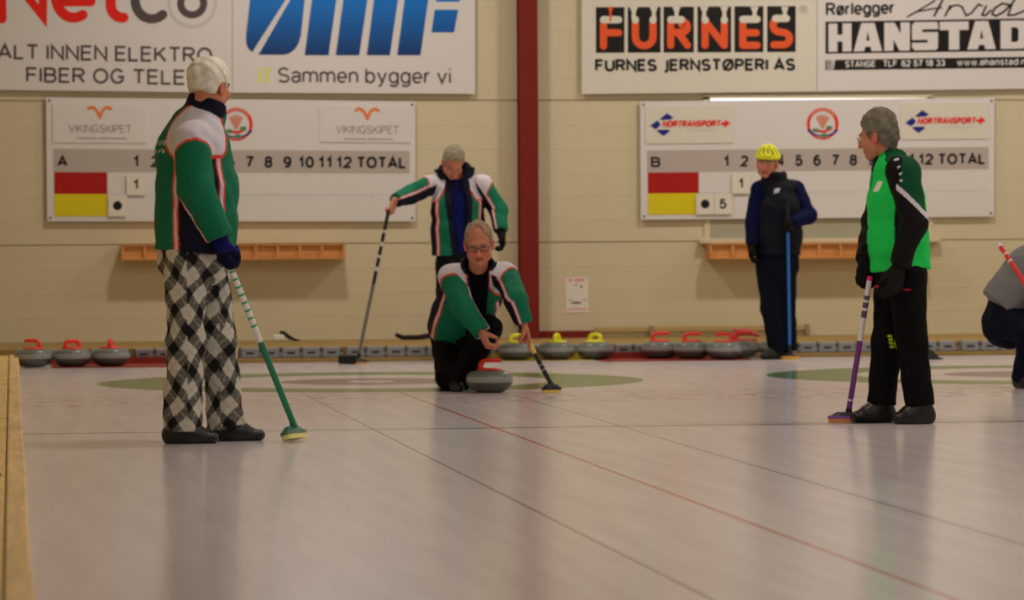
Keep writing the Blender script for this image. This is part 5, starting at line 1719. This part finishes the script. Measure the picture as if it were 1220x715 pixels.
    broom('broom with slim blue shaft held by the helmeted person', top - sd * .14, foot, [(0, .20, bk), (.20, .94, bl), (.94, 1, bk)], H_R * .9 - H_F * .35, [plainm('orange_head', (198, 120, 40)), bk], plainm('orange_pad_cloth', (206, 128, 40)), size=(.15, .06, .036), r=.0125)
person_helmet()

# ------------------------------------------------------------------ person in the bright green top
def person_green():
    p = Person('person with short grey hair and glasses in a bright green and black top', 1075, 504)
    J_ = p.J
    bx, by, bz = facing(-166)
    p.lat, fw = bx, by
    H = Frame(J_(1046.5, 161.5, 0), *facing(150, 12))
    k = .96
    J = dict(neck=J_(1061, 193), chest=J_(1068, 228), waist=J_(1070, 280), pelvis=J_(1073, 326),
             shL=J_(1077, 206, -.155), shR=J_(1058, 206, .155), elL=J_(1089, 266, -.20), elR=J_(1042, 264, .17),
             hipL=J_(1081, 332, -.085), hipR=J_(1064, 332, .085), knL=J_(1086, 408, -.09), knR=J_(1057, 408, .07), anL=J_(1096, 483, -.10), anR=J_(1050, 480, .07))
    J['heL'], J['toL'] = p.ground(1113, -.10), p.ground(1059, -.12)
    J['heR'], J['toR'] = p.ground(1066, .08), p.ground(1010, .05)
    foot = G(1011, 503); foot[2] = .05
    s0 = J_(1034.5, 343, .0)
    sd = unit(foot - s0)
    gp = s0 - sd * .03
    W, f, n = grip(gp, sd, J_(1040, 300, .06), 'R')
    J['wrR'] = J_(1031.5, 311, .03)
    f = unit(-H_Z + .0 * H_R - .1 * H_F); n = unit(-H_R * .4 - H_F * .8)
    J['wrL'] = J_(1071, 318, -.20)
    hands = {'R': dict(f=unit(-H_Z - .12 * H_R - .15 * H_F), n=unit(H_F * .9 + .3 * H_R), curl=(40, 60, 40), thumb=(.8, .15, .3)), 'L': dict(f=unit(-H_Z - .22 * H_R), n=unit(H_F * .8 - .5 * H_R), curl=(25, 30, 25), thumb=(.7, .4, .4))}
    p.body(J, H, k, gloves='RL', hands=hands, neck=.050, brow=A(96, 74, 60))
    hm = hair_mesh(H, k, [(-.14, -.088), (-.06, -.080), (-.034, -.05), (-.026, .006), (.012, .016), (.022, -.01), (.034, .004), (.042, .046), (.062, .056), (.080, .066), (.095, .085), (.115, .14)], vol=(.013, .006, .030), amp=.004)
    def hc(V):
        c = np.array(A(84, 73, 58)); q = fold(V * 2.4, 1.0)[:, None]
        L = H.loc(V)
        return np.clip(c * (1 + .22 * q), 0, 1)
    put('hair', hm, m_hair, p.root, hc)
    spectacles(H, k, mat('thin_metal_frame', (.25, .22, .18), .3, .5, metal=.6), p.root, r=.020, thick=.0016)
    cb = J['neck'] - H_Z * .005
    nd = unit(H_Z - fw * .1)
    collar = chain([cb - nd * .03, cb + nd * .035, cb + nd * .06], [(.085, .088), (.074, .078), (.072, .076)], bx, 1, 0)
    bright = np.array(A(20, 146, 54)); dark = np.array(A(6, 52, 28))
    spec = [(J_(1073, 322, 0), .175, .152), (J_(1071, 290), .168, .148), (J_(1068, 240), .172, .140), (J_(1066, 210), .14, .115)]
    sub = [(seg(cb + nd * .02, cb + nd * .2, .062, .066), .004)]
    marks = [J_(1068, 190, -.17), J_(1070, 199, -.19), J_(1072, 207, -.2), J_(1073, 215, -.21)]
    badge = J_(1047, 222, -.13)
    s1, s2 = J_(1067, 219, -.2), J_(1098, 249, -.2)
    sn = unit(np.cross(s2 - s1, H_F)); sn = sn if sn[2] > 0 else -sn
    def col(V):
        side, t, ang = p.arm_info(V, J)
        C = np.tile(bright, (len(V), 1))
        d = V - J['neck']; x, y, z = d @ bx, d @ fw, d[:, 2]
        tor = side == 0
        C[tor & (np.abs(x) > .072) & (z > -.13) & (y < .06)] = dark
        C[tor & (z > .005) & (y < .05)] = dark
        pan = tor & (np.abs(x) > .12) & (z < -.12) & (np.abs(y) < .04)
        C[pan] = BLACK
        C[tor & (np.abs(x) < .006) & (y > 0) & (z > -.2)] = NAVY
        C[tor & (z > -.05) & (np.abs(x) < .025) & (y > .03)] = NAVY
        a = side != 0
        pl = (V - s1) @ sn
        C[a] = BLACK
        C[a & (pl > 0)] = dark
        C[a & (pl > 0) & (((V - s1) @ H_R) < .012 + .2 * (pl))] = BLACK
        C[a & (pl > -.020) & (pl < .002) & (t < 1.2) & (((V - s1) @ H_R) > .0)] = WHITE
        for i, mk in enumerate(marks):
            e = V - mk
            C[(np.abs(e @ H_R) < (.012 if i == 0 else .0075)) & (np.abs(e[:, 2] - .25 * (e @ H_R)) < .0055) & (e @ H_F < .10)] = WHITE
        e = V - badge
        C[(np.abs(e @ H_R + .45 * -e[:, 2]) < .012) & (np.abs(e[:, 2]) < .026) & (e @ H_F < .10)] = np.array(A(190, 160, 140))
        return C
    p.top('sports_top', J, spec, (.082, .066, .052), col, collar=collar, shr=.078, subs=sub, cuff=.98, h=.0055, amp=.005)
    p.glove(J, 'R', hands['R'], BLACK, r=1.4, cuff=.06, k=.012); p.glove(J, 'L', hands['L'], (.014, .013, .012), r=1.45, cuff=.06, k=.014)
    tag_c = J_(1065, 407, -.16)
    def tcol(V):
        C = np.tile(np.array((.006, .006, .006)), (len(V), 1))
        e = V - tag_c
        C[(np.abs(e @ H_R + .2 * e[:, 2]) < .011) & (np.abs(e[:, 2]) < .036) & (e @ H_F < .30) & (np.sin(e[:, 2] * 330) > -.75)] = np.array(A(150, 160, 24))
        for q in (J_(1079, 345, -.12), J_(1041, 341, .0)):
            e = V - q
            C[(np.abs(e @ H_R) < .020) & (np.abs(e[:, 2]) < .005) & (e @ H_F < .1)] = np.array(A(150, 30, 44))
        return C
    p.trousers(J, tcol, waist=(.14, .132), thigh=.096, knee=.076, hem=.074, h=.006, drop=.004)
    shoe('shoe', J['heL'], J['toL'], J['anL'], p.root, (.010, .009, .009), (.016, .015, .015), height=.11, k=1.18)
    shoe('shoe', J['heR'], J['toR'], J['anR'], p.root, (.010, .009, .009), (.016, .015, .015), height=.11, k=1.18)
    wv = plainm('white_shaft', (176, 158, 150)); pu = plainm('purple_shaft', (92, 36, 88)); dk = plainm('dark_shaft_print', (70, 50, 70)); pk = plainm('pink_shaft_end', (180, 30, 80))
    bands = [(0, .03, pk), (.03, .14, wv), (.14, .17, dk), (.17, .19, wv), (.19, .23, dk), (.23, .25, wv), (.25, .30, dk), (.30, .47, wv), (.47, .9, pu), (.9, .915, wv), (.915, 1.0, pu)]
    broom('broom with white and purple shaft held by the person in bright green', s0 - sd * .06, foot, bands, H_R * .97 - H_F * .05, [plainm('purple_head', (98, 54, 110)), plainm('black_head_top', (24, 22, 24))], plainm('orange_red_pad', (206, 104, 50)), size=(.215, .085, .05), r=.0145)
person_green()

# ------------------------------------------------------------------ crouching person cut by the picture edge
def person_crouching():
    p = Person('person crouching in a grey jacket and dark trousers at the picture edge', 1216, 461)
    J_ = p.J
    bx, by, bz = facing(-6)
    p.lat, fw = bx, by
    H = Frame(J_(1272, 262, 0), *facing(-10, 10))
    J = dict(neck=J_(1252, 292), chest=J_(1235, 318), waist=J_(1212, 352), pelvis=J_(1202, 380),
             shR=J_(1244, 306, -.17), shL=J_(1250, 304, .17), elR=J_(1232, 350, -.22), elL=J_(1268, 352, .22), wrR=J_(1262, 372, -.20), wrL=J_(1296, 372, .14),
             hipR=J_(1199, 385, -.09), hipL=J_(1202, 384, .09), knR=J_(1229, 398, -.33), knL=J_(1256, 394, -.02), anR=J_(1219, 448, -.24), anL=J_(1250, 446, .06))
    J['heR'], J['toR'] = p.ground(1209, -.18), p.ground(1240, -.38)
    J['heL'], J['toL'] = p.ground(1238, .10), p.ground(1285, .02)
    hands = {'R': dict(f=unit(H_R - .4 * H_Z), n=unit(-H_Z - .2 * H_R), curl=(60, 70, 40)), 'L': dict(f=unit(H_R - .4 * H_Z), n=unit(-H_Z), curl=(30, 40, 30))}
    p.body(J, H, 1.0, hands=hands, h=.006)
    put('hair', hair_mesh(H, 1.0, HAIRLINE, vol=.01), m_hair, p.root, A(90, 76, 62))
    spec = [(J_(1192, 366), .205, .150), (J_(1207, 350), .205, .158), (J_(1226, 324), .205, .158), (J_(1242, 304), .165, .12)]
    def col(V):
        C = np.tile(np.array(A(92, 84, 78)), (len(V), 1))
        C[np.linalg.norm(V - J_(1206, 368, -.17), axis=1) < .02] = WHITE
        return C
    p.top('jacket', J, spec, (.082, .070, .055), col, collar=chain([J['neck'] - H_Z * .03, J['neck'] + H_Z * .04], [.09, .085], None, 1, 0), cuff=.95)
    p.trousers(J, np.array(A(9, 10, 20)), waist=(.175, .16), thigh=.112, knee=.082, hem=.07, amp=.005)
    shoe('shoe', J['heR'], J['toR'], J['anR'], p.root, (.012, .012, .014), (.02, .02, .02), h=.006)
    shoe('shoe', J['heL'], J['toL'], J['anL'], p.root, (.012, .012, .014), (.02, .02, .02), h=.006)
    top = J_(1190, 291, -.30); foot = G(1303, 468); foot[2] = .045
    rd = plainm('red_shaft', (186, 40, 36)); wh = plainm('white_cap', (186, 176, 164))
    broom('broom with red shaft and white end tucked under the crouching person\'s arm', top, foot, [(0, .02, wh), (.02, .07, rd), (.07, .08, wh), (.08, .12, rd), (.12, .13, wh), (.13, 1, rd)], H_F, [rd, m_rubber], plainm('blue_pad', (40, 60, 120)), r=.0155)
person_crouching()
